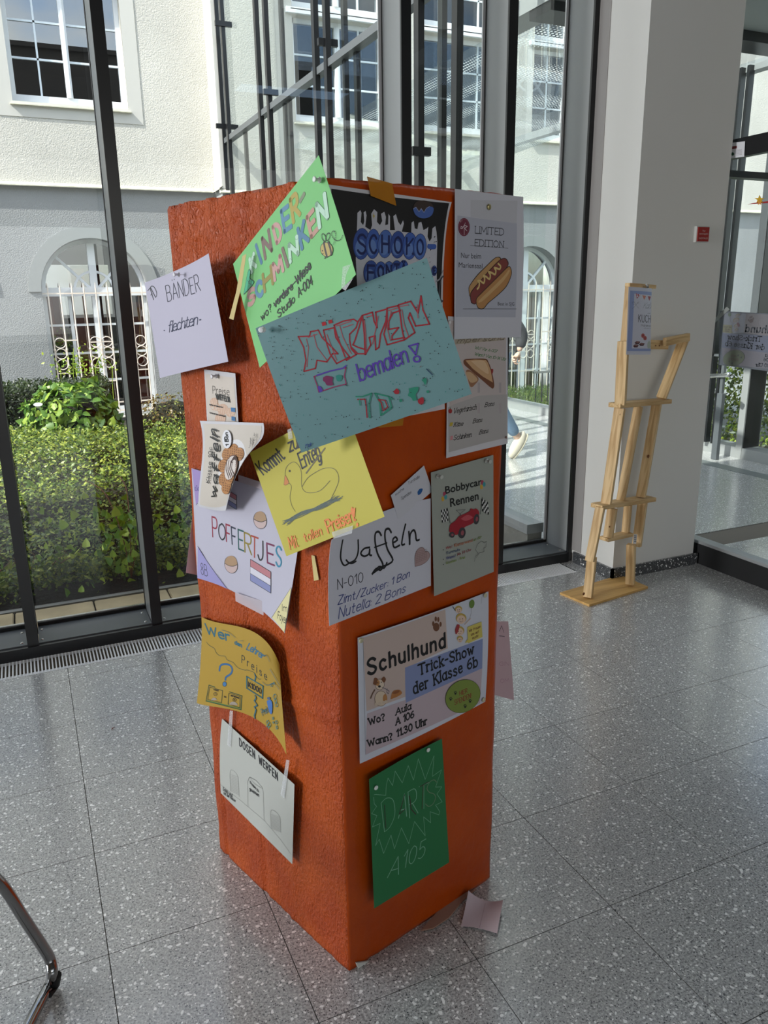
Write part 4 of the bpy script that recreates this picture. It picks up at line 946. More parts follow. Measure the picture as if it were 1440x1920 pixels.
p.E(ZG, (948, 878), (20, 42), K, -18, wd=1.1); p.E(ZG, (990, 870), (20, 42), K, 18, wd=1.1); p.E(ZG, (936, 1018), (6, 8), K); p.L(ZG, [(930, 1048), (938, 1056), (946, 1048)], K, .8)
p.L(ZG, [(960, 1080), (968, 1092), (955, 1100)], K, 1); p.L(ZG, [(1020, 1055), (1032, 1062), (1018, 1070)], K, 1)
tr = cat2([(1150, 855), (1125, 900), (1080, 912), (1040, 870), (1035, 825), (1060, 810), (1075, 850), (1065, 910), (1050, 960)], 5)
for i in range(0, len(tr)-1, 2): p.L(ZG, [tr[i], tr[i+1]], K, 1.1)
p.done()
# -- 'Schoko' black sheet
Z5 = Z(560, 300, 3.273); ZM = Z(460, 480, 3.273)
g = quad(P3((616.5, 346), 'R', .006), P3((847, 379), 'R', .022), P3((834, 767), 'R', .008), P3((626, 806), 'R', .006), ov={(1, 2): P3((831, 520), 'R', .004)})
p = Sheet('poster', 'black sheet with melting blue bubble letters SCHOKO, half hidden by the teal notice', 297, 420, g, (208, 206, 212))
p.rectmm(5, 6, 291, 412, (24, 22, 24))
DW = (198, 198, 208)
p.F(Z5, [(350, 610), (355, 470), (358, 400), (360, 325), (378, 308), (385, 325), (380, 380), (395, 400), (402, 375), (398, 322), (410, 312), (416, 340), (408, 410), (440, 430), (450, 400), (445, 330), (462, 302), (482, 320), (480, 380), (498, 400), (512, 375), (505, 330), (525, 318), (535, 350), (530, 400), (548, 395), (550, 330), (560, 345), (560, 430), (590, 430), (580, 345), (596, 332), (610, 380), (625, 400), (640, 370), (645, 390), (632, 440), (690, 445), (692, 385), (705, 374), (712, 420), (728, 425), (735, 385), (752, 380), (765, 430), (785, 420), (795, 410), (790, 470), (802, 500), (815, 480), (820, 420), (838, 405), (845, 440), (850, 500), (846, 700), (850, 800), (360, 800)], DW, smooth=False)
BB = [(56, 84, 160), (64, 98, 180), (78, 112, 186)]
def bubble(p, z, c, r, ch, k, frm):
    p.E(z, c, (r[0]+3, r[1]+3), (30, 40, 90), 3); p.E(z, c, r, BB[k % 3], 3); p.E(z, (c[0]-r[0]*.15, c[1]+r[1]*.25), (r[0]*.62, r[1]*.55), (104, 136, 200), 3)
    p.T(ch, z, *frm, (26, 36, 92), 3.2, gap=1)
xs_ = [(385, 515, 50, 95), (455, 515, 42, 90), (530, 515, 44, 85), (607, 520, 44, 82), (680, 528, 42, 82), (742, 532, 38, 78)]
for k, (cx, cy, rx, ry) in enumerate(xs_):
    bubble(p, Z5, (cx, cy), (rx, ry), 'SCHOKO'[k], k, ((cx-rx*.45, cy+ry*.6), (cx+rx*.5, cy+ry*.62), (cx-rx*.45, cy-ry*.6)))
p.F(Z5, [(790, 516), (838, 518), (836, 546), (790, 542)], BB[1])
for k, (cx, cy, rx, ry, ch) in enumerate([(440, 690, 42, 72, 'F'), (500, 685, 34, 60, 'O'), (550, 680, 30, 56, 'N'), (598, 672, 30, 54, 'T'), (640, 668, 28, 52, 'Ä'), (828, 680, 14, 30, 'E')]):
    bubble(p, Z5, (cx, cy), (rx, ry), ch, k, ((cx-rx*.45, cy+ry*.6), (cx+rx*.5, cy+ry*.62), (cx-rx*.45, cy-ry*.6)))
p.E(Z5, (762, 290), (62, 42), (62, 48, 44), 4); p.F(Z5, [(698, 300), (716, 290), (735, 318), (748, 298), (765, 322), (780, 296), (800, 285), (824, 296), (815, 335), (785, 355), (745, 356), (712, 335)], (74, 104, 176))
p.L(Z5, [(700, 300), (716, 290), (735, 318), (748, 298), (765, 322), (780, 296), (800, 285)], (170, 176, 200), .9)
p.F(Z5, [(456, 322), (460, 340), (466, 344), (460, 350), (458, 362), (454, 348), (450, 343), (455, 338)], (196, 176, 96), smooth=False)
p.L(Z5, [(880, 680), (862, 730), (840, 745)], (150, 150, 156), 3); p.E(Z5, (880, 790), (20, 78), (78, 78, 84), 4, wd=4)
p.done()
# -- hot dog sheet
ZH = Z(800, 350, 3.623)
p = Sheet('poster', 'white LIMITED EDITION sheet with a hot dog, overhanging the top right corner of the pillar', 210, 297, quad(P3((853, 354), 'R', .010), P3((981, 369), 'R', .018), P3((976.5, 632), 'R', .012), P3((851.8, 636), 'R', .010), bulge={(0, 1): -.003, (1, 2): .004}, n=nR), (206, 206, 216))
def rectz(p, z, pts, col): p.F(z, pts, col, smooth=False, part='print')
rectz(p, ZH, [(298, 90), (617, 96), (610, 255), (298, 205)], (196, 196, 204))
rectz(p, ZH, [(208, 195), (612, 250), (603, 888), (196, 884)], (182, 184, 198))
p.T('LIMITED', ZH, (328, 316), (522, 331), (330, 269), (44, 44, 50), 1.1, serif=True)
p.T('EDITION', ZH, (326, 402), (520, 414), (328, 358), (44, 44, 50), 1.1, serif=True)
p.L(ZH, [(295, 399), (552, 418)], (60, 60, 66), .6); p.L(ZH, [(246, 830), (608, 830)], (60, 60, 66), .7)
p.FT('Nur beim', ZH, (230, 484), (368, 490), (230, 448), (44, 44, 48)); p.FT('Mariensaal', ZH, (214, 548), (378, 556), (214, 514), (44, 44, 48)); p.FT('Best in SJG', ZH, (480, 806), (594, 808), (480, 784), (44, 44, 48))
MR = (112, 40, 62)
p.E(ZH, (252, 275), (40, 62), MR); p.E(ZH, (252, 275), (34, 54), (150, 96, 112), wd=.5); p.L(ZH, [(254, 325), (254, 262), (240, 285), (230, 285), (232, 270), (246, 276)], (214, 198, 206), 1.2); p.L(ZH, [(254, 262), (262, 245), (254, 262), (275, 270), (256, 284), (272, 300)], (214, 198, 206), 1.2); p.T('ST', ZH, (226, 242), (246, 232), (222, 234), (190, 160, 170), .4)
# hot dog
p.F(ZH, [(288, 740), (283, 690), (296, 660), (340, 600), (400, 540), (455, 488), (480, 477), (500, 482), (505, 520), (440, 600), (370, 680), (330, 760), (325, 800)], (56, 40, 34)); p.F(ZH, [(291, 738), (287, 690), (300, 662), (344, 604), (402, 545), (457, 492), (480, 481), (497, 488), (500, 520), (440, 600), (370, 680), (330, 752), (322, 792)], (190, 148, 98))
p.F(ZH, [(300, 790), (293, 740), (305, 705), (360, 640), (430, 560), (490, 500), (525, 484), (548, 500), (550, 540), (480, 620), (400, 710), (345, 780), (325, 800)], (44, 26, 26)); p.F(ZH, [(303, 786), (297, 740), (309, 708), (364, 643), (434, 563), (492, 504), (525, 489), (544, 503), (545, 540), (478, 618), (398, 706), (343, 775), (325, 794)], (130, 62, 58))
p.F(ZH, [(335, 800), (335, 760), (370, 720), (440, 650), (500, 590), (540, 550), (562, 540), (576, 570), (572, 610), (540, 680), (480, 740), (420, 790), (385, 830), (350, 828)], (56, 40, 34)); p.F(ZH, [(338, 798), (339, 762), (373, 724), (443, 654), (503, 594), (542, 555), (561, 546), (572, 572), (568, 609), (536, 677), (477, 736), (417, 786), (383, 825), (352, 823)], (186, 136, 84)); p.F(ZH, [(350, 790), (358, 768), (440, 690), (520, 610), (555, 566), (560, 580), (520, 640), (440, 720), (380, 775)], (206, 166, 116))
p.L(ZH, [(342, 695), (352, 682), (356, 655), (345, 640), (362, 640), (385, 655), (392, 625), (384, 605), (402, 612), (424, 628), (430, 600), (420, 580), (440, 585), (462, 596), (468, 570), (458, 552), (478, 556), (494, 560), (500, 540), (484, 524)], (120, 96, 50), 4.6, smooth=True); p.L(ZH, [(342, 695), (352, 682), (356, 655), (345, 640), (362, 640), (385, 655), (392, 625), (384, 605), (402, 612), (424, 628), (430, 600), (420, 580), (440, 585), (462, 596), (468, 570), (458, 552), (478, 556), (494, 560), (500, 540), (484, 524)], (218, 190, 128), 3.4, smooth=True)
p.done()
# -- sandwich sheet
p = Sheet('poster', 'pale sheet with a toasted sandwich and a price list, below the hot dog sheet', 184, 282, quad(P3((840, 593), 'R', .005), P3((952, 600), 'R', .005), P3((951.8, 831.6), 'R', .008), P3((836.7, 859), 'R', .006)), (210, 208, 214))
p.rectmm(7, 8, 178, 268, (196, 184, 182))
rectz(p, ZH, [(192, 1035), (528, 1028), (526, 1042), (192, 1072)], (176, 164, 146)); rectz(p, ZH, [(145, 1500), (180, 1480), (350, 1420), (545, 1410), (545, 1700), (148, 1805)], (180, 175, 174))
for x in (345, 490): 
    for y in (1330, 1470):
        rectz(p, ZH, [(x, y), (x+16, y), (x+16, y+70), (x, y+70)], (176, 166, 168))
p.T('mpersand', ZH, (205, 1062), (520, 1040), (205, 1030), (120, 108, 92), 1.2, italic=.25)
p.T('Wo? Vor A-007', ZH, (325, 1102), (474, 1128), (328, 1082), (84, 138, 84), .7, gap=.8, serif=True, italic=.25); p.T('Wann? Von 10-14 Uhr', ZH, (323, 1145), (535, 1182), (326, 1125), (84, 138, 84), .7, gap=.8, serif=True, italic=.25)
p.F(ZH, [(248, 1185), (262, 1172), (330, 1168), (400, 1170), (418, 1190), (440, 1250), (458, 1340), (452, 1368), (436, 1366), (370, 1310), (300, 1250), (255, 1210)], (120, 74, 50)); p.F(ZH, [(262, 1180), (330, 1174), (400, 1177), (414, 1195), (434, 1250), (448, 1330), (380, 1290), (310, 1235)], (206, 164, 122), smooth=False); p.F(ZH, [(300, 1185), (390, 1185), (420, 1270), (370, 1245)], (220, 186, 148))
p.F(ZH, [(265, 1250), (290, 1245), (350, 1300), (330, 1340), (295, 1358)], (158, 112, 82)); p.F(ZH, [(262, 1262), (300, 1262), (345, 1312), (296, 1330)], (206, 170, 132)); p.F(ZH, [(436, 1238), (450, 1240), (448, 1265), (438, 1270)], (150, 46, 44))
for (t_, bl, br, tl, b2, e2) in (('Vegetarisch', (180, 1542), (334, 1512), (180, 1508), (392, 1496), (455, 1486)), ('Käse', (182, 1630), (243, 1622), (184, 1602), (312, 1606), (373, 1596)), ('Schinken', (180, 1722), (300, 1698), (180, 1690), (355, 1682), (414, 1670))):
    p.T(t_, ZH, bl, br, tl, (34, 32, 30), .85, serif=True, italic=.3, gap=1); p.T('Bons', ZH, b2, e2, (b2[0]+2, b2[1]-28), (34, 32, 30), .85, serif=True, italic=.3, gap=1)
p.E(ZH, (158, 1524), (13, 16), (164, 44, 44)); p.L(ZH, [(158, 1510), (160, 1502)], (60, 90, 40), 1); rectz(p, ZH, [(158, 1602), (178, 1600), (172, 1624), (152, 1628)], (196, 172, 64)); rectz(p, ZH, [(160, 1694), (177, 1692), (174, 1720), (157, 1722)], (208, 140, 144))
p.done()
# -- teal MAERCHEN sheet
PM = pl(-34, 0, 1.5, .056)
p = Sheet('poster', 'large teal sheet hand-drawn MÄPCHEN bemalen 7D with paint spots, across the front edge', 353, 250, quad(*[P3(q, PM) for q in ((475, 616), (800, 483), (884, 739.7), (565.4, 848.8))], bulge={(0, 0): -.012, (1, 1): .004, (2, 2): -.008}, n=PM[1]), (104, 142, 146))
RD, GN, PU, DK = (150, 26, 42), (34, 128, 104), (82, 52, 160), (26, 34, 40)
letters = [
 [(325, 495), (395, 492), (400, 465), (448, 455), (470, 500), (540, 570), (568, 600), (535, 600), (500, 650), (440, 640), (430, 690), (360, 708), (372, 640), (358, 560), (325, 495)],
 [(480, 455), (545, 440), (555, 500), (600, 570), (640, 620), (560, 660), (520, 600), (500, 540), (480, 455)],
 [(545, 425), (600, 400), (665, 388), (690, 405), (680, 440), (640, 480), (640, 520), (650, 570), (680, 605), (620, 640), (590, 560), (560, 480), (545, 425)],
 [(690, 405), (718, 365), (700, 430), (672, 520), (660, 545), (690, 560), (740, 575), (740, 600), (690, 600), (650, 560)],
 [(718, 365), (780, 345), (790, 400), (808, 440), (800, 345), (870, 325), (862, 400), (830, 480), (820, 560), (800, 575), (795, 490), (760, 500), (770, 545), (735, 605), (730, 480), (718, 365)],
 [(870, 320), (935, 305), (950, 335), (905, 350), (880, 400), (880, 450), (940, 440), (900, 490), (900, 515), (975, 500), (975, 515), (870, 545), (850, 480), (870, 400), (870, 320)],
 [(940, 300), (1015, 278), (1060, 350), (1078, 245), (1090, 330), (1130, 418), (1045, 430), (1010, 350), (1000, 380), (1040, 470), (975, 515), (960, 440), (950, 360), (940, 300)]]
for q in letters: p.L(ZM, q, RD, 1.9, part='lettering')
for q in ([(375, 510), (388, 560), (378, 680)], [(420, 480), (440, 560), (500, 640)], [(500, 480), (530, 560), (560, 640)], [(580, 430), (600, 500), (650, 600)], [(730, 390), (740, 480), (742, 590)], [(815, 370), (800, 450), (780, 540)], [(895, 340), (870, 440), (890, 520)], [(960, 330), (975, 420), (1000, 490)], [(385, 500), (440, 480)], [(560, 430), (650, 400)], [(740, 375), (780, 365)], [(880, 335), (930, 320)], [(950, 310), (1000, 300)], [(600, 440), (660, 420)], [(1055, 300), (1060, 380)]):
    p.L(ZM, q, (170, 70, 80), 1.0, part='lettering')
p.F(ZM, [(468, 408), (492, 402), (498, 424), (474, 430)], (170, 26, 40), smooth=False); p.F(ZM, [(508, 396), (532, 390), (537, 410), (514, 416)], (170, 26, 40), smooth=False)
p.T('bemalen', ZM, (705, 768), (1000, 650), (680, 665), PU, 2.2, gap=.9)
p.L(ZM, [(1003, 553), (1060, 536), (1045, 605), (1003, 553)], PU, 2.0, part='lettering'); p.E(ZM, (1052, 632), (20, 18), PU, wd=2.0, part='lettering')
p.L(ZM, [(422, 740), (520, 706), (618, 685), (608, 735), (620, 785), (540, 805), (452, 835), (440, 790), (422, 740)], (140, 40, 90), 1.6); p.L(ZM, [(440, 732), (520, 706), (600, 688), (620, 672)], PU, 2.0)
p.F(ZM, [(478, 745), (498, 735), (520, 738), (538, 745), (535, 770), (540, 790), (520, 795), (500, 792), (490, 775), (478, 765)], (116, 36, 84)); p.F(ZM, [(555, 735), (575, 728), (594, 735), (590, 760), (575, 770), (562, 762)], (40, 130, 120)); p.F(ZM, [(445, 800), (460, 798), (472, 815), (475, 828), (455, 835)], PU)
p.L(ZM, [(680, 862), (720, 862), (775, 842), (760, 900), (765, 992)], GN, 1.8, part='lettering'); p.L(ZM, [(690, 880), (735, 878), (742, 920), (748, 990)], RD, 1.6, part='lettering'); p.L(ZM, [(795, 842), (880, 862), (898, 930), (832, 978), (826, 900), (795, 842)], GN, 1.8, part='lettering'); p.L(ZM, [(815, 880), (858, 885), (874, 925), (848, 948), (835, 900), (815, 880)], RD, 1.5, part='lettering'); p.L(ZM, [(700, 880), (706, 915)], GN, 1.5, part='lettering')
p.F(ZM, [(1003, 812), (1030, 806), (1062, 804), (1058, 830), (1045, 850), (1052, 880), (1030, 888), (1020, 870), (998, 855), (1005, 835)], GN); p.F(ZM, [(1082, 760), (1105, 748), (1114, 765), (1104, 790), (1096, 776)], GN); p.F(ZM, [(910, 830), (930, 812), (945, 830), (940, 845), (918, 845)], RD); p.F(ZM, [(1060, 880), (1085, 865), (1096, 880), (1092, 905), (1078, 912), (1060, 898)], RD)
p.E(ZM, (954, 886), (9, 10), GN); p.E(ZM, (1120, 832), (8, 9), GN); p.L(ZM, [(1113, 693), (1148, 728)], (30, 60, 90), 1.6); p.L(ZM, [(890, 868), (905, 880)], GN, 2); p.L(ZM, [(1072, 682), (1080, 674)], (110, 90, 90), 1)
p.T('Tsk', ZM, (362, 1182), (405, 1164), (362, 1162), (40, 60, 130), .8, italic=.3)
rd = random.Random(5); dk = []; gk = []
V1 = []
for k in range(330):
    u, v_ = rd.random(), rd.random(); x, y = 353*u, 250*v_
    if 60 < x < 300 and 60 < y < 190 and rd.random() < .7: continue
    r_ = rd.uniform(.45, 1.15); a = rd.uniform(0, 6.28); (dk if rd.random() < .78 else gk).append([(x, y), (x+r_*math.cos(a), y+r_*math.sin(a))])
p.stroke_mm(dk, DK, 1.5, 'paint_spots', dots=False); p.stroke_mm(gk, (40, 120, 116), 1.7, 'paint_spots', dots=False)
p.done()
# -- Preise Waffeln
ZW = Z(370, 680, 6.857)
p = Sheet('poster', 'small beige price sheet Preise WAFFELN with faint waffle print, below the BÄNDER sheet', 105, 210, quad(P3((382.6, 692.6), 'L', .008), P3((441, 700), 'L', .012), P3((452, 868), 'L', .006), P3((392, 856), 'L', .006), bulge={(1, 1): .004}, n=nL), (194, 192, 196))
p.rectmm(4, 10, 101, 206, (198, 188, 178))
for (cx, cy, r_) in ((230, 560, 60), (330, 600, 70), (430, 640, 60), (300, 720, 70), (220, 500, 50)):
    p.E(ZW, (cx, cy), (r_, r_), (198, 164, 142))
    for k in (-1, 0, 1): p.L(ZW, [(cx-r_*.8, cy+k*22-10), (cx+r_*.8, cy+k*22+14)], (214, 190, 170), 1.0); p.L(ZW, [(cx+k*24-8, cy-r_*.8), (cx+k*24+14, cy+r_*.8)], (214, 190, 170), 1.0)
p.T('Preise', ZW, (205, 395), (415, 420), (195, 300), (60, 54, 50), .8, gap=1.6, italic=.1); p.T('WAFFELN', ZW, (252, 468), (425, 508), (240, 398), (18, 18, 18), 1.5, gap=1.3)
p.T('Waffel mit Puderzucker', ZW, (162, 545), (335, 580), (162, 530), (30, 28, 28), .7, gap=.9); p.T('Waffel mit Nuss und Nougat', ZW, (165, 650), (370, 695), (165, 634), (30, 28, 28), .7, gap=.9)
rectz(p, ZW, [(438, 575), (492, 582), (494, 636), (440, 628)], (36, 104, 156)); rectz(p, ZW, [(445, 688), (492, 698), (494, 750), (447, 742)], (36, 104, 156))
p.done()
# -- Poffertjes (on the left face) first, then the curling Waffeln sheet above it
g = quad(P3((359, 878), 'L', .006), P3((571, 938), 'L', .010), P3((534, 1187), 'L', .030), P3((370, 1084), 'L', .006), nr=3, nc=3, ov={(1, 2): P3((556, 1046), 'L', .008), (2, 1): P3((455, 1119), 'L', .004)})
p = Sheet('poster', 'white sheet lettered POFFERTJES in many colours with a striped flag, on the left face', 420, 297, g, (180, 178, 194))
rectz(p, ZK := Z(340, 770, 4.267), [(84, 462), (160, 470), (160, 690), (118, 755)], (152, 132, 186)); p.L(ZK, [(118, 755), (260, 590)], K, 1)
p.T('(S)', ZK, (110, 640), (140, 640), (108, 600), (70, 60, 130), 1.2)
PC = [(142, 30, 58), (40, 40, 52), (142, 30, 58), (38, 44, 66), (28, 86, 84), (138, 122, 40), (160, 60, 40), (26, 26, 30), (112, 28, 74), (40, 130, 160)]
fr = [('P', (252, 1008), (290, 930), (246, 848)), ('O', (300, 1020), (352, 1030), (300, 895)), ('F', (362, 1045), (392, 960), (358, 908)), ('F', (408, 1068), (440, 990), (400, 930)), ('E', (460, 1105), (500, 1115), (455, 950)), ('R', (510, 1130), (562, 1140), (505, 975)), ('T', (560, 1160), (612, 1190), (560, 1000)), ('J', (615, 1185), (655, 1210), (612, 1030)), ('E', (690, 1215), (745, 1238), (684, 1060)), ('S', (758, 1235), (800, 1262), (758, 1080))]
for (ch, bl, br, tl), c in zip(fr, PC):
    br = (bl[0]+(br[0]-bl[0]), bl[1]+(br[0]-bl[0])*.42); p.T(ch, ZK, bl, br, tl, c, 4.2)
for (x, y) in ((632, 865), (400, 1220)):
    p.E(ZK, (x, y+12), (51, 68), K, -14, wd=1.6); p.E(ZK, (x, y+14), (49, 65), (190, 168, 166), -14); p.F(ZK, [(x-48, y), (x-44, y-28), (x-25, y-52), (x+5, y-60), (x+35, y-42), (x+48, y-8), (x+46, y+14), (x+15, y+22), (x-20, y+16)], (164, 134, 104)); p.L(ZK, [(x-48, y+2), (x-20, y+18), (x+15, y+24), (x+47, y+12)], K, 1.3, smooth=True)
for (fx, fy, fw_, fh_) in ((555, 1188, 163, 170), (382, 640, 62, 112)):
    sl = .62
    for k, c in enumerate(((178, 116, 124), (204, 202, 214), (128, 134, 178))):
        rectz(p, ZK, [(fx, fy+fh_*k/3), (fx+fw_, fy+fw_*sl+fh_*k/3), (fx+fw_, fy+fw_*sl+fh_*(k+1)/3), (fx, fy+fh_*(k+1)/3)], c)
    for k in range(4): p.L(ZK, [(fx, fy+fh_*k/3), (fx+fw_, fy+fw_*sl+fh_*k/3)], K, .9)
    p.L(ZK, [(fx, fy), (fx, fy+fh_)], K, .9); p.L(ZK, [(fx+fw_, fy+fw_*sl), (fx+fw_, fy+fw_*sl+fh_)], K, .9)
rectz(p, ZK, [(136, 1088), (380, 1438), (131, 1338)], (150, 146, 196)); p.L(ZK, [(134, 1085), (380, 1438)], K, 1); p.T('8B', ZK, (162, 1305), (215, 1325), (158, 1215), K, 1.3)
rectz(p, ZK, [(885, 1415), (730, 1655), (828, 1775)], (208, 200, 150)); p.L(ZK, [(885, 1412), (728, 1655)], K, 1); p.T('Im', ZK, (812, 1600), (850, 1610), (812, 1548), K, 1.2); p.T('Foyer', ZK, (775, 1660), (845, 1708), (780, 1605), K, 1.2)
p.done()
# curled Waffeln 10c
g = [[P3((374.5, 789), 'L', .020), P3((434, 791), 'L', .022), P3((494, 793.4), 'L', .040)],
     [P3((380, 842), 'L', .022), P3((430, 843), 'L', .040), P3((486.5, 828), 'L', .075)],
     [P3((375, 898), 'L', .022), P3((418, 900), 'L', .055), P3((456, 866), 'L', .085)],
     [P3((372.3, 949), 'L', .020), P3((398, 956), 'L', .030), P3((423, 957.5), 'L', .050)]]
p = Sheet('poster', 'curling beige sheet Klasse 10c waffeln with a waffle and cream, turned on its side', 210, 297, g, (196, 195, 200))
p.rectmm(9, 10, 203, 288, (196, 188, 178))
p.E(ZW, (450, 1330), (165, 350), (214, 212, 214), 12, n=30)
WF, WL = (176, 124, 74), (126, 80, 44)
for (cx, cy) in ((380, 1180), (470, 1130), (545, 1180), (340, 1330), (350, 1500), (390, 1600), (430, 1480)):
    p.E(ZW, (cx, cy), (62, 88), WL, 10); p.E(ZW, (cx, cy), (58, 83), WF, 10)
    for a_ in (-34, -10, 14, 38):
        for b_ in (-48, -18, 12, 42): p.E(ZW, (cx+a_, cy+b_+a_*.2), (8, 11), WL, 0, n=6)
p.E(ZW, (455, 1350), (78, 165), (110, 76, 60), 14); p.E(ZW, (450, 1355), (70, 155), (206, 196, 190), 14); p.E(ZW, (490, 1300), (38, 96), (60, 34, 30), 14); p.E(ZW, (485, 1330), (30, 80), (210, 200, 194), 14)
for k in range(4): p.L(ZW, [(405+26*k, 1250+10*k), (395+24*k, 1380), (430+22*k, 1490-10*k)], (62, 36, 32), 2.2, smooth=True)
p.E(ZW, (402, 988), (60, 120), (214, 214, 220), -2); p.T('ab', ZW, (390, 1020), (386, 955), (372, 1020), (20, 20, 22), 2.8, gap=1.2); p.T('1 Bon', ZW, (424, 1072), (412, 905), (392, 1072), (20, 20, 22), 2.6, gap=1.1)
p.T('waffeln', ZW, (238, 1745), (274, 880), (180, 1745), (18, 18, 20), 5.2, gap=1.6, italic=.25)
p.T('Klasse 10c', ZW, (172, 1550), (212, 1095), (135, 1550), (30, 28, 28), 1.6, gap=1.4, italic=.2)
p.T('Losgehen', ZW, (698, 1110), (722, 990), (682, 1105), (60, 56, 54), .7); p.T('von 10 Uhr', ZW, (735, 1090), (770, 925), (718, 1085), (60, 56, 54), .7)
p.done()
# -- Kommt zum Enten angeln
PY = pl(-62, 5, 1.1, .012)
p = Sheet('poster', 'yellow sheet with a drawn duck, Kommt zum and tollen Preisen, below the teal sheet', 297, 210*1.15, quad(*[P3(q, PY) for q in ((468, 849), (645, 756), (721, 968.8), (537, 1043))], bulge={(1, 1): .003}, n=PY[1]), (184, 174, 62))
p.T('Kommt', ZK, (658, 512), (832, 380), (592, 425), K, 3.0, gap=.9); p.T('zum', ZK, (868, 330), (990, 270), (848, 225), K, 3.0, gap=.8); p.T('Enten', ZK, (968, 462), (1120, 370), (930, 345), K, 2.8, gap=.8); p.T('g', ZK, (1100, 415), (1122, 402), (1088, 340), K, 2.8)
duck = [(912, 805), (885, 760), (870, 690), (880, 600), (835, 560), (832, 490), (850, 440), (900, 410), (940, 440), (962, 500), (965, 610), (1010, 655), (1110, 640), (1190, 560)]
p.L(ZK, duck, (96, 92, 52), 1.0, smooth=True); p.F(ZK, [(830, 512), (850, 545), (862, 580), (838, 596), (822, 590)], (196, 118, 48)); p.L(ZK, [(830, 512), (850, 545), (862, 580), (838, 596), (822, 590), (830, 512)], (110, 90, 40), .8); p.E(ZK, (868, 483), (8, 9), K)
p.L(ZK, [(965, 612), (1010, 540), (1080, 490), (1150, 460), (1230, 470), (1260, 560), (1200, 700)], (96, 92, 52), 1.0, smooth=True); p.L(ZK, [(1000, 500), (1150, 300)], (90, 84, 60), 2.4)
for k in range(16):
    a_ = rd.uniform(-22, 22); c_ = rd.uniform(-22, 22); p.L(ZK, [(810+rd.uniform(0, 60), 900+a_), (960, 830+c_), (1120, 770+a_), (1270+rd.uniform(-60, 60), 700+c_)], (72, 88, 84), .9, smooth=True)
OG = (224, 128, 62)
p.T('Mit', ZK, (875, 1110), (940, 1085), (852, 1015), OG, 1.8); p.T('tollen', ZK, (992, 1052), (1130, 990), (975, 985), OG, 1.8)
ZN = Z(600, 840, 4)
p.T('Preisen!', ZN, (65, 635), (268, 540), (38, 545), OG, 2.6, gap=.8); p.E(ZN, (282, 575), (9, 15), OG); p.F(ZN, [(228, 462), (268, 446), (262, 520)], OG, smooth=False)
p.done()
# -- Wer den Lehrer (ochre, wavy)
ZY = Z(360, 1140, 6.4)
g = [[P3((378, 1157), 'L', .006), P3((428, 1171), 'L', .020), P3((481, 1188), 'L', .030), P3((524.5, 1247), 'L', .012)],
     [P3((376.5, 1234), 'L', .008), P3((420, 1248), 'L', .022), P3((472, 1268), 'L', .030), P3((528, 1308), 'L', .022)],
     [P3((368.8, 1318), 'L', .010), P3((414, 1327), 'L', .015), P3((478, 1347), 'L', .020), P3((537, 1415), 'L', .035)]]
p = Sheet('poster', 'wavy ochre sheet with a blue question mark, low on the left face', 297, 250, g, (164, 132, 36))
TE = (34, 92, 110)
p.T('Wer', ZY, (180, 300), (455, 400), (158, 190), TE, 5.4, gap=1.0); p.T('den', ZY, (515, 430), (598, 470), (515, 390), TE, 2.4); p.T('Lehrer', ZY, (655, 495), (850, 612), (690, 425), (54, 104, 130), 2.4, gap=.8)
p.T('Preise', ZY, (598, 655), (900, 870), (600, 565), (44, 50, 40), 1.6, gap=3.2)
p.L(ZY, [(175, 408), (210, 450), (270, 485), (285, 525), (330, 570), (400, 578), (420, 620), (490, 650), (510, 670), (560, 720), (640, 745), (660, 742), (740, 770), (760, 800), (800, 850), (830, 850)], (60, 74, 56), 1.2, smooth=True)
p.L(ZY, [(330, 750), (345, 690), (400, 672), (460, 690), (485, 740), (465, 790), (410, 830), (402, 862)], (36, 92, 140), 5.5, smooth=True, part='lettering'); p.E(ZY, (393, 912), (26, 32), (22, 60, 70)); p.E(ZY, (393, 912), (20, 26), (54, 108, 160))
p.L(ZY, [(205, 925), (600, 1052), (590, 1220), (170, 1115), (205, 925)], (40, 66, 36), 2.2); p.L(ZY, [(215, 950), (370, 990), (355, 1135), (190, 1098), (215, 950)], (40, 60, 36), 1.4); p.L(ZY, [(445, 1020), (580, 1060), (575, 1195), (435, 1150), (445, 1020)], (40, 60, 36), 1.4)
p.L(ZY, [(180, 1110), (590, 1205)], (60, 120, 56), 1.6)
for cx, cy in ((283, 1032), (513, 1100)): p.E(ZY, (cx, cy), (20, 20), K, wd=1); p.T('1' if cx < 400 else '5', ZY, (cx-4, cy+8), (cx+5, cy+8), (cx-4, cy-8), K, .9)
p.E(ZY, (268, 1108), (34, 32), (150, 140, 130), 0, a0=180, a1=360); p.E(ZY, (500, 1165), (50, 42), (150, 140, 130), 8, a0=180, a1=360); p.T('=', ZY, (388, 1080), (412, 1088), (388, 1040), K, 1.2)
p.T('MÄRZ', ZY, (262, 985), (322, 998), (262, 972), K, .8); p.T('SEPTEMBER', ZY, (468, 1055), (568, 1088), (468, 1040), K, .8)
p.L(ZY, [(755, 790), (768, 830), (755, 870)], TE, 3); p.L(ZY, [(660, 820), (855, 935), (848, 1080), (660, 960), (660, 820)], (34, 92, 100), 3.0); p.T('K1000', ZY, (680, 945), (835, 1030), (680, 885), K, 1.8, gap=1)
for k in range(16): p.E(ZY, (675+11*k, 850+6.4*k+(12 if k % 2 else 0)), (2, 3), K, n=5); p.E(ZY, (680+10*k, 965+6.2*k), (2, 3), K, n=5)
p.L(ZY, [(762, 1045), (775, 1080), (755, 1110), (790, 1165), (755, 1185), (775, 1220), (755, 1290), (765, 1335)], TE, 2.6)
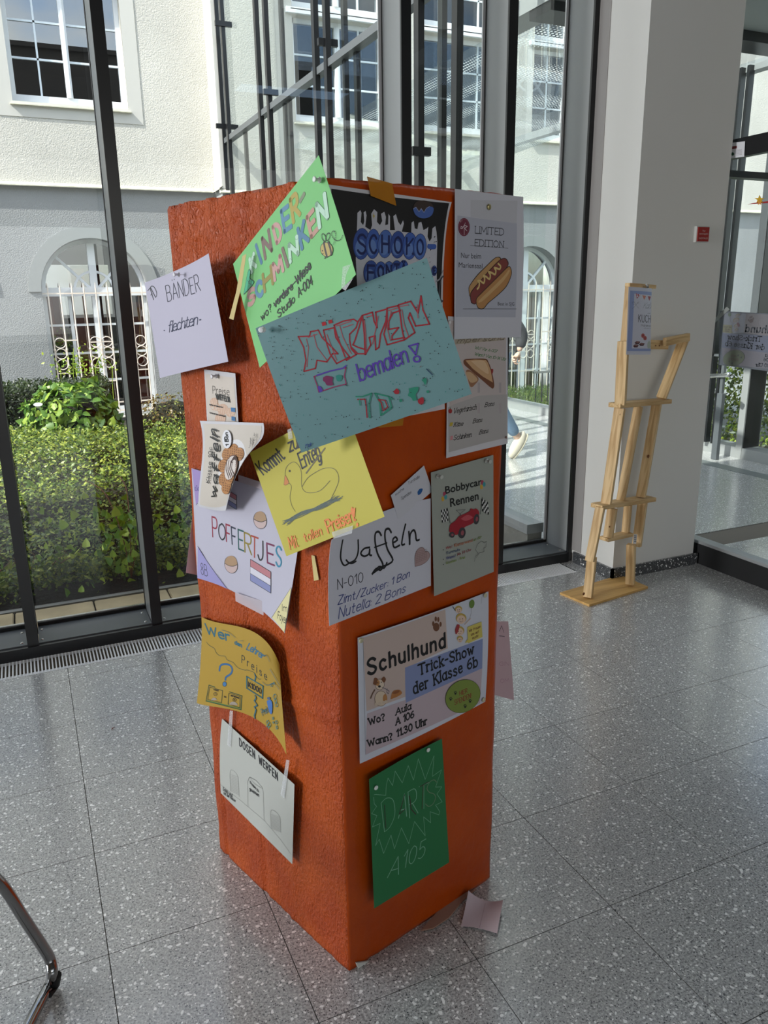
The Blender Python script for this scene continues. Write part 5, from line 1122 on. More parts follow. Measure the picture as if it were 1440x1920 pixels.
p.F(ZY, [(905, 1110), (950, 1100), (972, 1150), (968, 1255), (945, 1262), (920, 1190)], (62, 106, 170)); p.E(ZY, (928, 1080), (20, 16), (70, 90, 120)); p.T('Preis:', ZY, (855, 1290), (930, 1240), (835, 1215), TE, 1.2)
for (cx, cy, r_) in ((1000, 1060, 30), (1010, 1110, 24), (1020, 1160, 24), (915, 1370, 24), (935, 1400, 26), (915, 1430, 22), (980, 1320, 14), (1020, 1370, 20), (1025, 1430, 18), (985, 1370, 10), (960, 925, 16), (990, 900, 14)): p.E(ZY, (cx, cy), (r_*.6, r_), (46, 110, 118), 10, wd=1.2, n=12)
p.L(ZY, [(870, 580), (895, 560), (920, 590), (938, 640)], TE, 1.2, smooth=True); p.L(ZY, [(945, 730), (985, 800), (1020, 860), (1055, 920)], TE, 1.6); p.L(ZY, [(855, 880), (890, 915), (930, 920), (990, 900), (1050, 970)], TE, 1.2, smooth=True); p.L(ZY, [(365, 262), (450, 290), (530, 355)], TE, .9, smooth=True); p.L(ZY, [(585, 390), (625, 392)], TE, .9)
p.done()
# -- Dosen werfen
ZO = Z(350, 1140, 3.84)
p = Sheet('poster', 'pale grey sheet DOSEN WERFEN with pencil-drawn tins, lowest on the left face', 297, 215, quad(P3((416.4, 1347.6), 'L', .006), P3((552, 1471), 'L', .020), P3((548, 1620.5), 'L', .018), P3((414, 1487), 'L', .006), ov={(1, 0): P3((412, 1410), 'L', .006)}), (174, 176, 170))
p.T('DOSEN', ZO, (382, 990), (492, 1085), (380, 938), K, 3.6, gap=2.2); p.T('WERFEN', ZO, (522, 1115), (655, 1240), (520, 1062), K, 3.6, gap=2.2)
PE = (132, 132, 128)
for q in ([(245, 1272), (330, 1340), (400, 1395), (560, 1530), (675, 1665), (755, 1775)],): p.L(ZO, q, (120, 120, 116), .7)
for (x, y, w_, h_) in ((312, 1168, 66, 190), (605, 1455, 74, 160)):
    p.L(ZO, [(x+5, y+h_*.8), (x, y+20), (x+20, y), (x+w_-8, y+50), (x+w_, y+h_)], PE, .7, smooth=True)
    for k in range(12): p.L(ZO, [(x+3, y+30+h_*.055*k), (x+w_-4, y+50+h_*.06*k)], (158, 158, 154), 1.0)
p.L(ZO, [(443, 1432), (440, 1250), (455, 1215), (500, 1240), (545, 1290), (552, 1320), (560, 1530)], (110, 110, 108), .8); p.L(ZO, [(455, 1215), (490, 1262), (548, 1300)], (110, 110, 108), .6, smooth=True)
p.T('Preise zu', ZO, (460, 1265), (520, 1325), (458, 1245), K, 1.0); p.T('gewinnen', ZO, (455, 1310), (522, 1358), (455, 1288), K, 1.0); p.T('Erleb und', ZO, (265, 1312), (330, 1360), (265, 1288), K, .9); p.T('mit der Klasse', ZO, (270, 1340), (352, 1395), (270, 1320), K, .9)
p.done()
# -- small note
p = Sheet('note', 'small white note with a blue blot, tucked behind the handwritten Waffeln sheet', 105, 70, quad(P3((733, 928.7), 'R', .010), P3((795, 873), 'R', .006), P3((811, 921), 'R', .006), P3((747, 975), 'R', .008)), (204, 204, 214), cat='note')
p.T('suche', ZN, (565, 358), (630, 310), (562, 340), (96, 96, 104), .6); p.T('Turnhalle', ZN, (662, 275), (748, 222), (658, 255), (110, 110, 118), .6); p.T('Spenden', ZN, (610, 390), (685, 340), (606, 368), (120, 120, 128), .6)
p.F(ZN, [(730, 330), (745, 308), (768, 305), (765, 325), (752, 345), (735, 352)], (34, 92, 158)); p.done()
# -- handwritten Waffeln
g = quad(P3((622, 1012), 'R', .018), P3((807.5, 934.5), 'R', .008), P3((808, 1098), 'R', .006), P3((617.5, 1173.7), 'R', .020), ov={(0, 1): P3((712, 962), 'R', .008), (1, 0): P3((616, 1075), 'R', .022)})
p = Sheet('poster', 'white sheet handwritten Waffeln N-010 with prices in Bons and a heart', 297, 210, g, (206, 206, 218))
p.L(ZN, [(170, 690), (158, 760), (155, 830), (180, 880), (220, 862), (262, 838), (285, 780), (285, 690)], K, 4.2, smooth=True, part='lettering'); p.L(ZN, [(196, 840), (215, 860), (240, 865), (268, 850)], K, 4.0, smooth=True, part='lettering')
p.L(ZN, [(370, 745), (330, 755), (305, 790), (330, 812), (365, 795), (372, 760), (372, 800), (385, 805)], K, 3.2, smooth=True, part='lettering')
for x_ in (0, 75):
    p.L(ZN, [(458+x_, 655-x_*.3), (440+x_, 628-x_*.3), (415+x_, 640-x_*.3), (412+x_, 700-x_*.3), (430+x_, 790-x_*.4), (470+x_, 870-x_*.4), (455+x_*.6, 915-x_*.5), (420+x_*.6, 905-x_*.2), (392, 942)], K, 3.4, smooth=True, part='lettering')
p.L(ZN, [(408, 745), (500, 712)], K, 2.4, part='lettering'); p.L(ZN, [(500, 860), (480, 900), (440, 890), (392, 945)], K, 4.2, smooth=True, part='lettering')
p.L(ZN, [(545, 712), (578, 690), (565, 668), (545, 690), (555, 745), (595, 730)], K, 3.2, smooth=True, part='lettering'); p.L(ZN, [(640, 572), (622, 650), (612, 722), (632, 722)], K, 3.2, smooth=True, part='lettering'); p.L(ZN, [(665, 628), (670, 690), (672, 720), (675, 650), (700, 615), (715, 640), (722, 690), (742, 688)], K, 3.4, smooth=True, part='lettering')
p.T('N-010', ZN, (132, 1060), (322, 1000), (130, 985), (70, 70, 80), 1.3, gap=1.2)
BU = (66, 78, 140)
p.T('Zimt/Zucker: 1 Bon', ZN, (132, 1175), (668, 965), (132, 1110), BU, 1.4, gap=1.1, italic=.15); p.T('Nutella: 2 Bons', ZN, (138, 1280), (635, 1080), (138, 1195), BU, 1.4, gap=1.1, italic=.15)
hp = [(712, 888), (710, 820), (722, 775), (748, 748), (775, 750), (788, 775), (810, 778), (822, 810), (800, 848), (760, 875)]
p.F(ZN, hp, (176, 150, 150)); p.L(ZN, hp, (110, 84, 84), .9, smooth=True, closed=True)
for k in range(7): p.L(ZN, [(722+12*k, 870-8*k), (715+13*k, 790-3*k)], (140, 112, 112), .6); p.L(ZN, [(716, 860-14*k), (800, 830-12*k)], (140, 112, 112), .6)
p.done()
# -- Bobbycar
p = Sheet('poster', 'grey-green glossy sleeve sheet Rennen with a red toy car and chequered flags', 210, 297, quad(P3((808, 886), 'R', .012), P3((925, 853), 'R', .010), P3((925.8, 1072), 'R', .008), P3((814, 1118), 'R', .014)), (162, 166, 158), rough=.22)
p.FT('Bobbycar', ZN, (935, 345), (1213, 275), (932, 290), (16, 16, 18), .022); p.FT('Rennen', ZN, (972, 442), (1190, 385), (968, 380), (16, 16, 18), .022)
for (x, y, c) in ((932, 345, (164, 62, 88)), (942, 368, (66, 150, 156)), (920, 382, (206, 164, 64)), (1216, 258, (164, 62, 88)), (1230, 272, (66, 150, 156)), (1210, 292, (206, 164, 64))): p.E(ZN, (x, y), (11, 18), c)
for (x0, y0, s_, d_) in ((906, 465, 1, 52), (1208, 380, -1, 45)):
    for i in range(5):
        for j in range(5):
            X_ = x0+i*9.5+(j*1.5); Y_ = y0+j*19-i*3*(1 if s_ > 0 else -2.0); rectz(p, ZN, [(X_, Y_), (X_+9.5, Y_-2), (X_+10, Y_+17), (X_, Y_+19)], (24, 24, 26) if (i+j) % 2 == 0 else (206, 206, 204))
p.L(ZN, [(950, 448), (972, 562)], K, 1.2); p.L(ZN, [(1214, 368), (1196, 495)], K, 1.2)
p.F(ZN, [(966, 600), (975, 570), (1010, 545), (1040, 510), (1085, 490), (1120, 470), (1125, 452), (1150, 458), (1165, 452), (1185, 470), (1186, 500), (1160, 545), (1130, 570), (1085, 590), (1050, 625), (1020, 650), (985, 640), (965, 625)], (156, 30, 44)); p.F(ZN, [(1050, 530), (1100, 500), (1140, 520), (1090, 545)], (190, 80, 90))
for (cx, cy, rx, ry) in ((1060, 635, 27, 42), (1168, 532, 21, 40), (985, 650, 20, 22)): p.E(ZN, (cx, cy), (rx, ry), (60, 58, 62), 8); p.E(ZN, (cx+3, cy), (rx*.45, ry*.45), (150, 80, 88), 8)
p.L(ZN, [(1015, 465), (1085, 460), (1045, 492), (1015, 465)], (110, 110, 110), 1); p.L(ZN, [(1045, 490), (1052, 512)], (90, 90, 92), 1.6)
for (t_, bl, br, tl, c) in (('Wo?', (938, 760), (988, 746), (938, 740), (150, 34, 44)), ('Kletterwand', (1000, 742), (1138, 700), (1000, 718), (170, 96, 60)), ('an der', (1145, 698), (1208, 672), (1145, 676), (110, 130, 60)), ('Turnhalle', (940, 798), (1045, 768), (940, 778), (56, 76, 110)), ('Wann?', (940, 838), (1012, 816), (940, 816), (60, 62, 130)), ('Ab 10 Uhr', (1022, 808), (1130, 768), (1022, 788), (140, 50, 60)), ('Kosten : Frei', (940, 872), (1082, 826), (940, 852), (120, 140, 60))): p.FT(t_, ZN, bl, br, tl, c, .012)
for y in (762, 833, 872): p.E(ZN, (919, y), (3.5, 4), K, n=6)
p.L(ZN, [(1152, 848), (1160, 810), (1180, 790), (1160, 760), (1175, 720), (1205, 695), (1225, 710), (1243, 698), (1240, 740), (1222, 750), (1225, 775), (1190, 785), (1165, 820)], (50, 50, 54), .7)
p.done()
# -- Schulhund
ZS = Z(640, 1090, 4.235)
def schulhund(p, Zf, fade=None):
    f = (lambda c: tuple(int(a*(1-.75)+b_*.75) for a, b_ in zip(c, fade))) if fade else (lambda c: c)
    rz = lambda pts, c: p.F(Zf, pts, f(c), smooth=False, part='print')
    rz([(172, 448), (825, 222), (848, 530), (508, 690), (510, 915), (200, 1030)], (196, 176, 168)); rz([(825, 222), (1110, 128), (1118, 470), (845, 530)], (204, 206, 218))
    rz([(505, 685), (1122, 455), (1118, 690), (510, 965)], (132, 144, 186)); rz([(203, 1050), (512, 940), (510, 965), (1118, 690), (1100, 960), (192, 1375)], (190, 172, 180))
    p.L(Zf, [(172, 448), (192, 1375), (1098, 965), (1112, 125)], f((90, 86, 92)), .5)
    T_ = lambda t, bl, br, tl, wd, **k: p.T(t, Zf, bl, br, tl, f((14, 14, 18)), wd, **k)
    T_('Schulhund', (215, 742), (822, 520), (205, 625), 7.2, gap=1.9)
    T_('Trick-Show', (618, 742), (1048, 575), (612, 662), 3.4, gap=1.5, jitter=.25, serif=True); T_('der Klasse 6b', (575, 892), (1080, 670), (566, 808), 3.4, gap=1.5, jitter=.25, serif=True)
    T_('Wo?', (220, 1140), (345, 1100), (212, 1090), 2.6, serif=True); T_('Aula', (432, 1060), (550, 1012), (432, 1010), 2.4, serif=True); T_('A 106', (432, 1140), (574, 1078), (432, 1086), 2.6, serif=True); T_('Wann?', (212, 1310), (405, 1252), (205, 1262), 2.6, serif=True); T_('11.30 Uhr', (440, 1232), (678, 1132), (438, 1178), 2.8, gap=1.4, serif=True)
    BRN = f((112, 72, 50))
    p.E(Zf, (752, 362), (26, 34), BRN, 0)
    for (x, y) in ((728, 335), (748, 298), (768, 302), (786, 340)): p.E(Zf, (x, y), (9, 20), BRN, 0)
    # dog
    p.E(Zf, (312, 930), (50, 62), f((92, 70, 56))); p.E(Zf, (312, 930), (47, 59), f((212, 192, 168))); p.E(Zf, (345, 930), (18, 36), f((184, 130, 78))); p.E(Zf, (302, 818), (38, 44), f((92, 70, 56))); p.E(Zf, (302, 818), (35, 41), f((214, 196, 176))); p.E(Zf, (285, 805), (18, 24), f((184, 130, 78))); p.F(Zf, [(255, 790), (262, 765), (285, 772), (275, 820), (252, 815)], f((120, 74, 46))); p.F(Zf, [(315, 775), (335, 755), (352, 775), (340, 802), (325, 795)], f((120, 74, 46))); p.E(Zf, (300, 833), (11, 9), K if not fade else f(K)); p.E(Zf, (288, 805), (4, 5), f(K)); p.E(Zf, (315, 800), (4, 5), f(K)); p.L(Zf, [(320, 840), (355, 855), (378, 870), (372, 892), (358, 880), (362, 850)], f((70, 74, 96)), 1); p.L(Zf, [(232, 925), (245, 890), (262, 862)], f((104, 76, 60)), 3)
    for x in (272, 300, 332, 352): p.E(Zf, (x, 975-(x-272)*.25), (13, 13), f((206, 186, 166)))
    p.F(Zf, [(388, 935), (402, 880), (430, 862), (462, 862), (478, 888), (440, 915)], f((178, 116, 60))); p.E(Zf, (432, 878), (30, 12), f((140, 84, 48)), -20)
    # stacked children heads and balloon
    for (cx, cy, r_) in ((928, 228, 26), (948, 300, 38), (935, 398, 34), (938, 462, 22)):
        p.E(Zf, (cx, cy-8), (r_*1.1, r_*1.05), f((186, 156, 74))); p.E(Zf, (cx, cy+2), (r_*.9, r_*.9), f((220, 190, 170))); p.E(Zf, (cx-r_*.3, cy-2), (3, 5), f(K), n=6); p.E(Zf, (cx+r_*.3, cy-4), (3, 5), f(K), n=6); p.L(Zf, [(cx-r_*.35, cy+r_*.35), (cx, cy+r_*.55), (cx+r_*.35, cy+r_*.3)], f((90, 50, 44)), .7, smooth=True)
    p.F(Zf, [(915, 340), (935, 345), (925, 390), (905, 420), (900, 380)], f((156, 50, 56))); p.L(Zf, [(900, 230), (880, 198)], f((40, 40, 60)), 1.4); p.L(Zf, [(975, 340), (1005, 310), (1020, 295)], f((210, 180, 160)), 2.2); p.E(Zf, (1032, 178), (20, 34), f((104, 132, 60)), 10); p.L(Zf, [(1028, 212), (1026, 250), (1015, 292)], f((80, 80, 80)), .6)
    p.F(Zf, [(995, 362), (1108, 318), (1116, 440), (1002, 490)], f((206, 190, 96)), smooth=False); p.F(Zf, [(1000, 455), (975, 488), (1002, 482)], f((206, 190, 96)), smooth=False)
    for (t_, bl, br) in (('Wir freuen', (1008, 402), (1100, 365)), ('uns auf', (1025, 430), (1085, 406)), ('euch!', (1035, 458), (1080, 440))): p.T(t_, Zf, bl, br, (bl[0]-1, bl[1]-20), f((110, 60, 44)), .9, jitter=.2)
    p.E(Zf, (960, 910), (148, 124), f((70, 84, 40)), -38, n=32); p.E(Zf, (960, 910), (145, 121), f((124, 142, 62)), -38, n=32)
    p.T('HIER', Zf, (935, 905), (995, 880), (932, 872), f((134, 62, 42)), 1.3); p.T('SPENDEN!', Zf, (895, 978), (1025, 920), (892, 942), f((134, 62, 42)), 1.3)
    for (x, y) in ((900, 885), (862, 932), (1016, 948), (976, 990)):
        p.E(Zf, (x, y+4), (8, 9), f(K), n=8)
        for (a_, b_) in ((-9, -6), (-3, -13), (5, -13), (10, -4)): p.E(Zf, (x+a_, y+b_), (3.4, 5), f(K), n=6)
p = Sheet('poster', 'large white-edged sheet Schulhund Trick-Show with a cartoon dog, on the right face', 420, 297, quad(P3((670.7, 1196), 'R', .010), P3((915.8, 1109), 'R', .006), P3((910, 1315.5), 'R', .008), P3((675, 1432), 'R', .016), bulge={(0, 1): .006, (2, 1): .005, (1, 2): .004}, n=nR), (204, 206, 218))
schulhund(p, ZS); p.done()
# -- Darts
ZD = Z(660, 1370, 4.087)
p = Sheet('poster', 'dark green sheet chalk-lettered DARTS A 105, lowest on the right face', 210, 330, quad(P3((692.3, 1461), 'R', .026), P3((828.8, 1385), 'R', .012), P3((842.3, 1617), 'R', .012), P3((701.6, 1703.5), 'R', .030), bulge={(0, 1): -.004}, n=nR), (36, 116, 66))
CH = (126, 182, 152)
p.L(ZD, [(170, 490), (180, 488), (258, 495), (262, 420), (275, 362), (310, 420), (330, 310), (385, 400), (430, 268), (470, 378), (508, 215), (560, 372), (628, 192), (615, 350), (685, 300), (640, 432), (688, 430), (650, 485), (690, 545), (640, 570), (672, 620), (665, 645), (598, 620), (602, 705), (548, 660), (560, 805), (478, 695), (435, 865), (378, 745), (325, 905), (298, 800), (242, 940), (208, 832), (180, 880), (215, 710), (155, 738), (190, 650), (150, 635), (188, 580), (170, 560), (165, 510)], CH, .9)
p.T('D', ZD, (248, 775), (340, 690), (222, 555), CH, 1.0); p.L(ZD, [(248, 570), (258, 745)], (50, 60, 44), 1.6, part='lettering')
p.T('A', ZD, (355, 670), (418, 655), (370, 492), CH, 1.6); p.L(ZD, [(402, 490), (362, 640), (405, 600)], (58, 46, 40), 1.6, part='lettering'); p.T('R', ZD, (442, 668), (505, 630), (428, 470), CH, 1.3); p.L(ZD, [(440, 500), (452, 600), (488, 640)], (58, 46, 40), 1.8, part='lettering')
p.T('T', ZD, (512, 615), (588, 580), (512, 430), CH, .9); p.L(ZD, [(520, 428), (585, 392)], (60, 44, 40), 1.4, part='lettering'); p.L(ZD, [(545, 420), (535, 600)], (84, 76, 60), 1.2, part='lettering'); p.T('S', ZD, (560, 590), (636, 560), (575, 395), (112, 136, 108), 1.4)
p.T('A', ZD, (270, 1125), (355, 1100), (310, 975), CH, 1.5); p.T('105', ZD, (385, 1060), (552, 960), (385, 935), CH, 1.5, gap=1.3, italic=.2)
p.done()
# pink sheets hanging behind the pillar (on its hidden faces)
a = Vector((1.012, 1.60, 0)); pk = (Vector((1.012, 1.60, .6)), nR)
p = Sheet('poster', 'pale pink sheet sticking out behind the lower right edge of the pillar', 148, 210, quad(*[onplane(q, pk[0], nR) for q in ((905, 1165), (953, 1165), (964, 1313), (905, 1297))]), (196, 166, 172))
ZR = Z(640, 1090, 4.235); p.L(ZR, [(1255, 395), (1272, 352), (1290, 405)], (40, 40, 44), 1.4, part='lettering'); p.L(ZR, [(1252, 432), (1295, 438)], (40, 40, 44), 1.2, part='lettering'); p.T('GIN', ZR, (1255, 668), (1330, 668), (1255, 640), (168, 130, 140), 1.0); p.T('OM', ZR, (1262, 805), (1330, 800), (1262, 775), (168, 130, 140), 1.0); p.done()
q_ = (LP+nL*-.01, nL)
p = Sheet('poster', 'pale pink sheet peeking out behind the left edge of the pillar', 148, 210, quad(*[onplane(q, LP+Vector((0, .012, 0)), nR) for q in ((364, 940), (420, 950), (420, 1088), (348.5, 1074))]), (206, 176, 184)); p.done()
# ------------------------------------------------------------------ pins and tapes
def pin(px, plane, off, label, head=(206, 208, 206), group=None, lng=.02, metal=0):
    c = P3(px, plane, off); n = nL if plane == 'L' else nR if plane == 'R' else plane[1]
    r = empty('push_pin', tuple(c), label, 'pin', group); m_ = mat('pin_%02x%02x%02x' % head, head, .25, metal)
    q = B(); q.tube([c+n*.002, c+n*.003, c+n*.004, c+n*.012, c+n*.0125, c+n*.0145, c+n*.015], [.0052, .0055, .003, .0026, .0046, .005, .0035], 12); q.build('pin_head', m_, r, True)
    B().tube([c+n*.002, c-n*(off*.9+.004)], .0006, 6).build('needle', MATS['steel'], r)
def thumbtack(px, plane, off, label, col, metal=.8, rr=.006):
    c = P3(px, plane, off); n = nL if plane == 'L' else nR
    r = empty('thumbtack', tuple(c), label, 'pin'); m_ = mat('tack_%02x%02x%02x' % col, col, .3, metal)
    B().tube([c, c+n*.001, c+n*.002, c+n*.0028], [rr, rr, rr*.75, rr*.3], 14).build('tack_head', m_, r, True)
    B().tube([c, c-n*(off*.9+.004)], .0006, 6).build('needle', MATS['steel'], r)
pin((337, 515), 'L', .044, 'clear push pin at the top of the BÄNDER sheet', (214, 212, 220)); pin((407, 705), 'L', .012, 'clear push pin at the top of the small price sheet', (214, 212, 220))
pin((601, 338), PG, .002, 'clear push pin near the top corner of the green sheet', (206, 214, 206)); pin((494, 618), PM, .0, 'white push pin at the upper left corner of the teal sheet', (226, 230, 232))
thumbtack((917, 388), 'R', .014, 'brass tack holding the LIMITED EDITION sheet', (188, 176, 128)); thumbtack((843, 604), 'R', .008, 'white tack at the upper corner of the sandwich sheet', (216, 214, 214), 0, .004)
pin((820, 893), 'R', .015, 'clear push pin at upper left of the grey-green racing sheet', (190, 192, 186), lng=.01); pin((911, 864), 'R', .014, 'clear push pin at upper right of the grey-green racing sheet', (190, 192, 186))
for q, t_ in (((677, 1201), 'upper left'), ((910, 1116), 'upper right'), ((907, 1312), 'lower right'), ((685, 1417), 'lower left')): thumbtack(q, 'R', .013, 'cream tack at the %s corner of the Schulhund sheet' % t_, (196, 190, 160), .2)
thumbtack((705, 1477), 'R', .028, 'white tack at the upper left of the green DARTS sheet', (224, 232, 226), 0, .0055); thumbtack((803, 1406), 'R', .018, 'white tack at the upper right of the green DARTS sheet', (224, 232, 226), 0, .0055)
thumbtack((949, 820), 'R', .011, 'tiny tack at the lower right corner of the sandwich sheet', (150, 120, 110), .5, .003)
mat('masking_tape', (196, 178, 120), .7, bump=(500, .4, .001))
def clear(name, col, alpha, rough=.15):
    M = bpy.data.materials.new(name); M.use_nodes = True; nt = M.node_tree; b_ = nt.nodes['Principled BSDF']; b_.inputs['Base Color'].default_value = lin(col); b_.inputs['Alpha'].default_value = alpha; b_.inputs['Roughness'].default_value = rough; MATS[name] = M; return M
clear('clear_tape', (222, 224, 226), .30); clear('amber_tape', (196, 128, 28), .78, .3); clear('frost_tape', (206, 196, 204), .55)
def tape(pts, M, label, th=.0004, group=None):
    n = len(pts); no = (pts[1]-pts[0]).cross(pts[-1]-pts[0]).normalized()
    if no.dot(CAM-pts[0]) < 0: no = -no
    v = pts+[q+no*th for q in pts]; f = [tuple(range(n)), tuple(range(n, 2*n))]+[(i, (i+1) % n, n+(i+1) % n, n+i) for i in range(n)]
    o = link('tape_strip', mesh('tape', v, f), M); tag(o, label, 'tape', group); return o
tp = lambda L_, plane, off: [P3(q, plane, off) for q in L_]
tape(tp([(455, 480), (462, 476), (453, 537), (444, 573), (438, 600), (430, 597), (443, 548)], PG, .022), MATS['masking_tape'], 'long beige masking tape strip at the left corner of the green sheet')
tape(tp([(584, 1041), (590, 1042), (598, 1087), (589, 1089)], 'L', .004), MATS['masking_tape'], 'short beige tape scrap alone on the left face below the yellow sheet')
tape(tp([(688, 331), (735, 344), (743, 386), (695, 367)], 'R', .016), MATS['amber_tape'], 'amber tape over the top edge of the black sheet')
tape(tp([(690, 790), (757, 784), (755, 798), (712, 802)], 'R', .007), MATS['amber_tape'], 'amber tape just below the teal sheet')
tape([P3(q, 'L', .012) for q in ((441, 1111), (496, 1128), (494, 1154), (442, 1127))], MATS['frost_tape'], 'frosted tape across the lower edge of the POFFERTJES sheet')
tape(tp([(431, 1332), (437, 1333), (433, 1400), (426, 1398)], 'L', .010), MATS['clear_tape'], 'clear tape at upper left of the DOSEN WERFEN sheet')
tape(tp([(537, 1424), (543, 1426), (533, 1498), (526, 1490)], 'L', .021), MATS['clear_tape'], 'clear tape at upper right of the DOSEN WERFEN sheet')
tape(tp([(643, 500), (660, 495), (668, 512), (648, 545), (640, 540)], PG, .0025), MATS['clear_tape'], 'clear tape on the right corner of the green sheet')
tape(tp([(622, 998), (662, 985), (660, 1000), (626, 1010)], PY, .004), MATS['clear_tape'], 'clear tape joining the yellow sheet to the Waffeln sheet')
tape(tp([(447, 890), (490, 904), (492, 918), (447, 903)], 'L', .014), MATS['frost_tape'], 'frosted tape along the top of the POFFERTJES sheet')
tape(tp([(539, 806), (546, 803), (549, 822), (541, 824)], PY, .003), MATS['clear_tape'], 'clear tape on the top edge of the yellow sheet')
# ------------------------------------------------------------------ wooden slat figure
woodmat('pine', (222, 190, 140), (188, 150, 98)); woodmat('pine_side', (196, 164, 116), (160, 126, 80)); woodmat('ply', (216, 172, 104), (190, 146, 82), 5, 0)
mat('knot', (122, 76, 42), .7); mat('edge_dark', (84, 66, 46), .8)
ZF_ = Z(1020, 480, 2.867)
fdir = (Vector((2.87, 3.105, 0))-Vector((2.525, 3.045, 0))).normalized(); fn = Vector((fdir.y, -fdir.x, 0))
f0 = Vector((2.54, 3.045, 0))
def fp(x, y, d=0): return onplane(ZF_(x, y), f0+fn*d, fn)
fig = empty('slat_sculpture', (2.70, 3.09, 0), 'tall raw pine figure nailed from slats, leaning on a plywood base by the pier', 'sculpture')
bc = [at(q, 2, .011) for q in ((1050, 1111), (1105, 1134), (1215, 1100), (1163, 1078))]
v = [(q.x, q.y, .012) for q in bc]+[(q.x, q.y, .0) for q in bc]
o = link('plywood_base', mesh('base', v, [(0, 1, 2, 3), (7, 6, 5, 4), (0, 4, 5, 1), (1, 5, 6, 2), (2, 6, 7, 3), (3, 7, 4, 0)]), MATS['ply'], fig)
def slat(a, b_, w_, d0=0, dep=.03, name='slat', knot=None):
    A = fp(*a, d0); Bp = fp(*b_, d0); c = (A+Bp)/2; ax = (Bp-A).normalized(); fa = Vector((-.85, -.5, 0)) if abs(ax.z) > .8 else fn; sd = ax.cross(fa).normalized()
    e = empty(name, tuple(c-fig.location)); e.parent = fig
    L_ = (Bp-A).length; q = B().bar((0, 0, -L_/2), (0, 0, L_/2), w_, dep, (1, 0, 0))
    me = mesh(name, q.v, q.f); bm = bmesh.new(); bm.from_mesh(me); bmesh.ops.bevel(bm, geom=bm.edges[:], offset=.0012, segments=1, affect='EDGES'); bm.to_mesh(me); bm.free(); me.materials.append(MATS['pine'])
    bpy.data.objects.remove(e); o = bpy.data.objects.new(name, me); COL.objects.link(o); o.parent = fig
    third = sd.cross(ax); M = Matrix((sd, third, ax)).transposed().to_4x4(); M.translation = c-fig.location; o.matrix_local = M
    return o
S_ = .05
slat((462, 152), (434, 470), .040, .0, .018)
slat((427, 458), (410, 800), S_, .022)
slat((448, 155), (590, 166), .018, .020, .03)
slat((430, 472), (662, 478), .045, -.015, .02)
slat((648, 462), (776, 436), .040, .03, .022)
slat((752, 448), (630, 765), S_, .012, .022)
slat((378, 803), (655, 778), .022, .0, .075, 'cross_slat')
slat((408, 818), (334, 1332), S_, .008); slat((508, 808), (412, 1315), .040, -.01); slat((606, 796), (521, 1294), .046, .002)
slat((282, 1346), (572, 1302), .022, .0, .075, 'cross_slat')
slat((303, 1350), (246, 1640), .044, .02); slat((258, 1618), (236, 1832), .044, .0)
slat((368, 1356), (345, 1512), .046, .0); slat((452, 1340), (438, 1490), .036, -.02); slat((322, 1522), (456, 1492), .018, -.01, .06, 'cross_slat')
slat((531, 1320), (498, 1560), .046, -.004); slat((469, 1550), (463, 1762), .044, .018)
for x, y, r_, d in ((560, 1077, .009, .018), (438, 1228, .008, .003), (409, 852, .004, .022), (213, 1816, .008, .012), (352, 1455, .005, .013), (600, 482, .004, -.002), (620, 482, .004, -.002), (549, 1185, .004, .014)):
    c = fp(x, y, d); B().tube([c, c+fn*.0012], r_, 10).build('knot', MATS['knot'], fig)
c = [fp(x, y, .010) for x, y in ((483, 1495), (501, 1497), (495, 1548), (478, 1546))]
link('paper_label', mesh('label', c, [(0, 1, 2, 3)]), mat('label_white', (222, 222, 226), .6), fig)
for k in range(4):
    c = [fp(x, y, .0105) for x, y in ((484, 1503+10*k), (497, 1504+10*k), (497, 1507+10*k), (484, 1506+10*k))]; link('printed_bar', mesh('bar', c, [(0, 1, 2, 3)]), inkmat(K), fig)
# coffee and cake sheet on it
ZC = Z(1130, 500, 8.47); PF = (tuple(f0), fn)
g = quad(*[P3(ZC(*q), PF, .062) for q in ((412, 318), (812, 345), (788, 1398), (372, 1396))], bulge={(0, 2): -.012, (1, 2): -.012, (2, 2): -.010}, n=fn)
p = Sheet('poster', 'pale blue bordered sheet KUCHEN with pennants and cakes, on the wooden figure', 150, 297, g, (206, 208, 222))
rectz(p, ZC, [(435, 378), (806, 405), (790, 1340), (388, 1340)], (146, 160, 204)); rectz(p, ZC, [(502, 428), (802, 462), (786, 1300), (462, 1298)], (204, 204, 216))
for a_, b_, c_, col in (((527, 424), (600, 446), (541, 512), (180, 72, 78)), ((628, 455), (690, 464), (658, 530), (196, 120, 100)), ((715, 468), (765, 476), (738, 545), (160, 60, 60)), ((780, 478), (802, 480), (786, 540), (170, 80, 70))): p.F(ZC, [a_, b_, c_], col, smooth=False)
p.L(ZC, [(505, 424), (640, 450), (802, 470)], (120, 120, 130), .5)
p.T('Kaffe', ZC, (640, 660), (800, 668), (655, 570), (120, 122, 128), 1.0, gap=.6, italic=.3, script=True); p.T('und', ZC, (712, 748), (752, 750), (712, 728), (60, 60, 64), .6)
p.T('KUCHE', ZC, (568, 878), (795, 890), (568, 762), (34, 34, 38), 2.2, gap=1.8); p.T('Mariensaal', ZC, (608, 945), (790, 958), (608, 915), (60, 60, 66), .7, gap=.9, serif=True); p.T('selbstgemacht', ZC, (655, 980), (780, 985), (655, 968), (100, 100, 108), .4)
p.L(ZC, [(470, 570), (500, 560), (520, 600), (570, 660), (575, 670)], (70, 74, 84), .7, smooth=True); p.L(ZC, [(570, 560), (540, 590), (500, 640), (465, 672)], (70, 74, 84), .7); p.E(ZC, (488, 580), (24, 20), (70, 74, 84), 40, wd=.6); p.E(ZC, (562, 574), (16, 10), (70, 74, 84), -50, wd=.6)
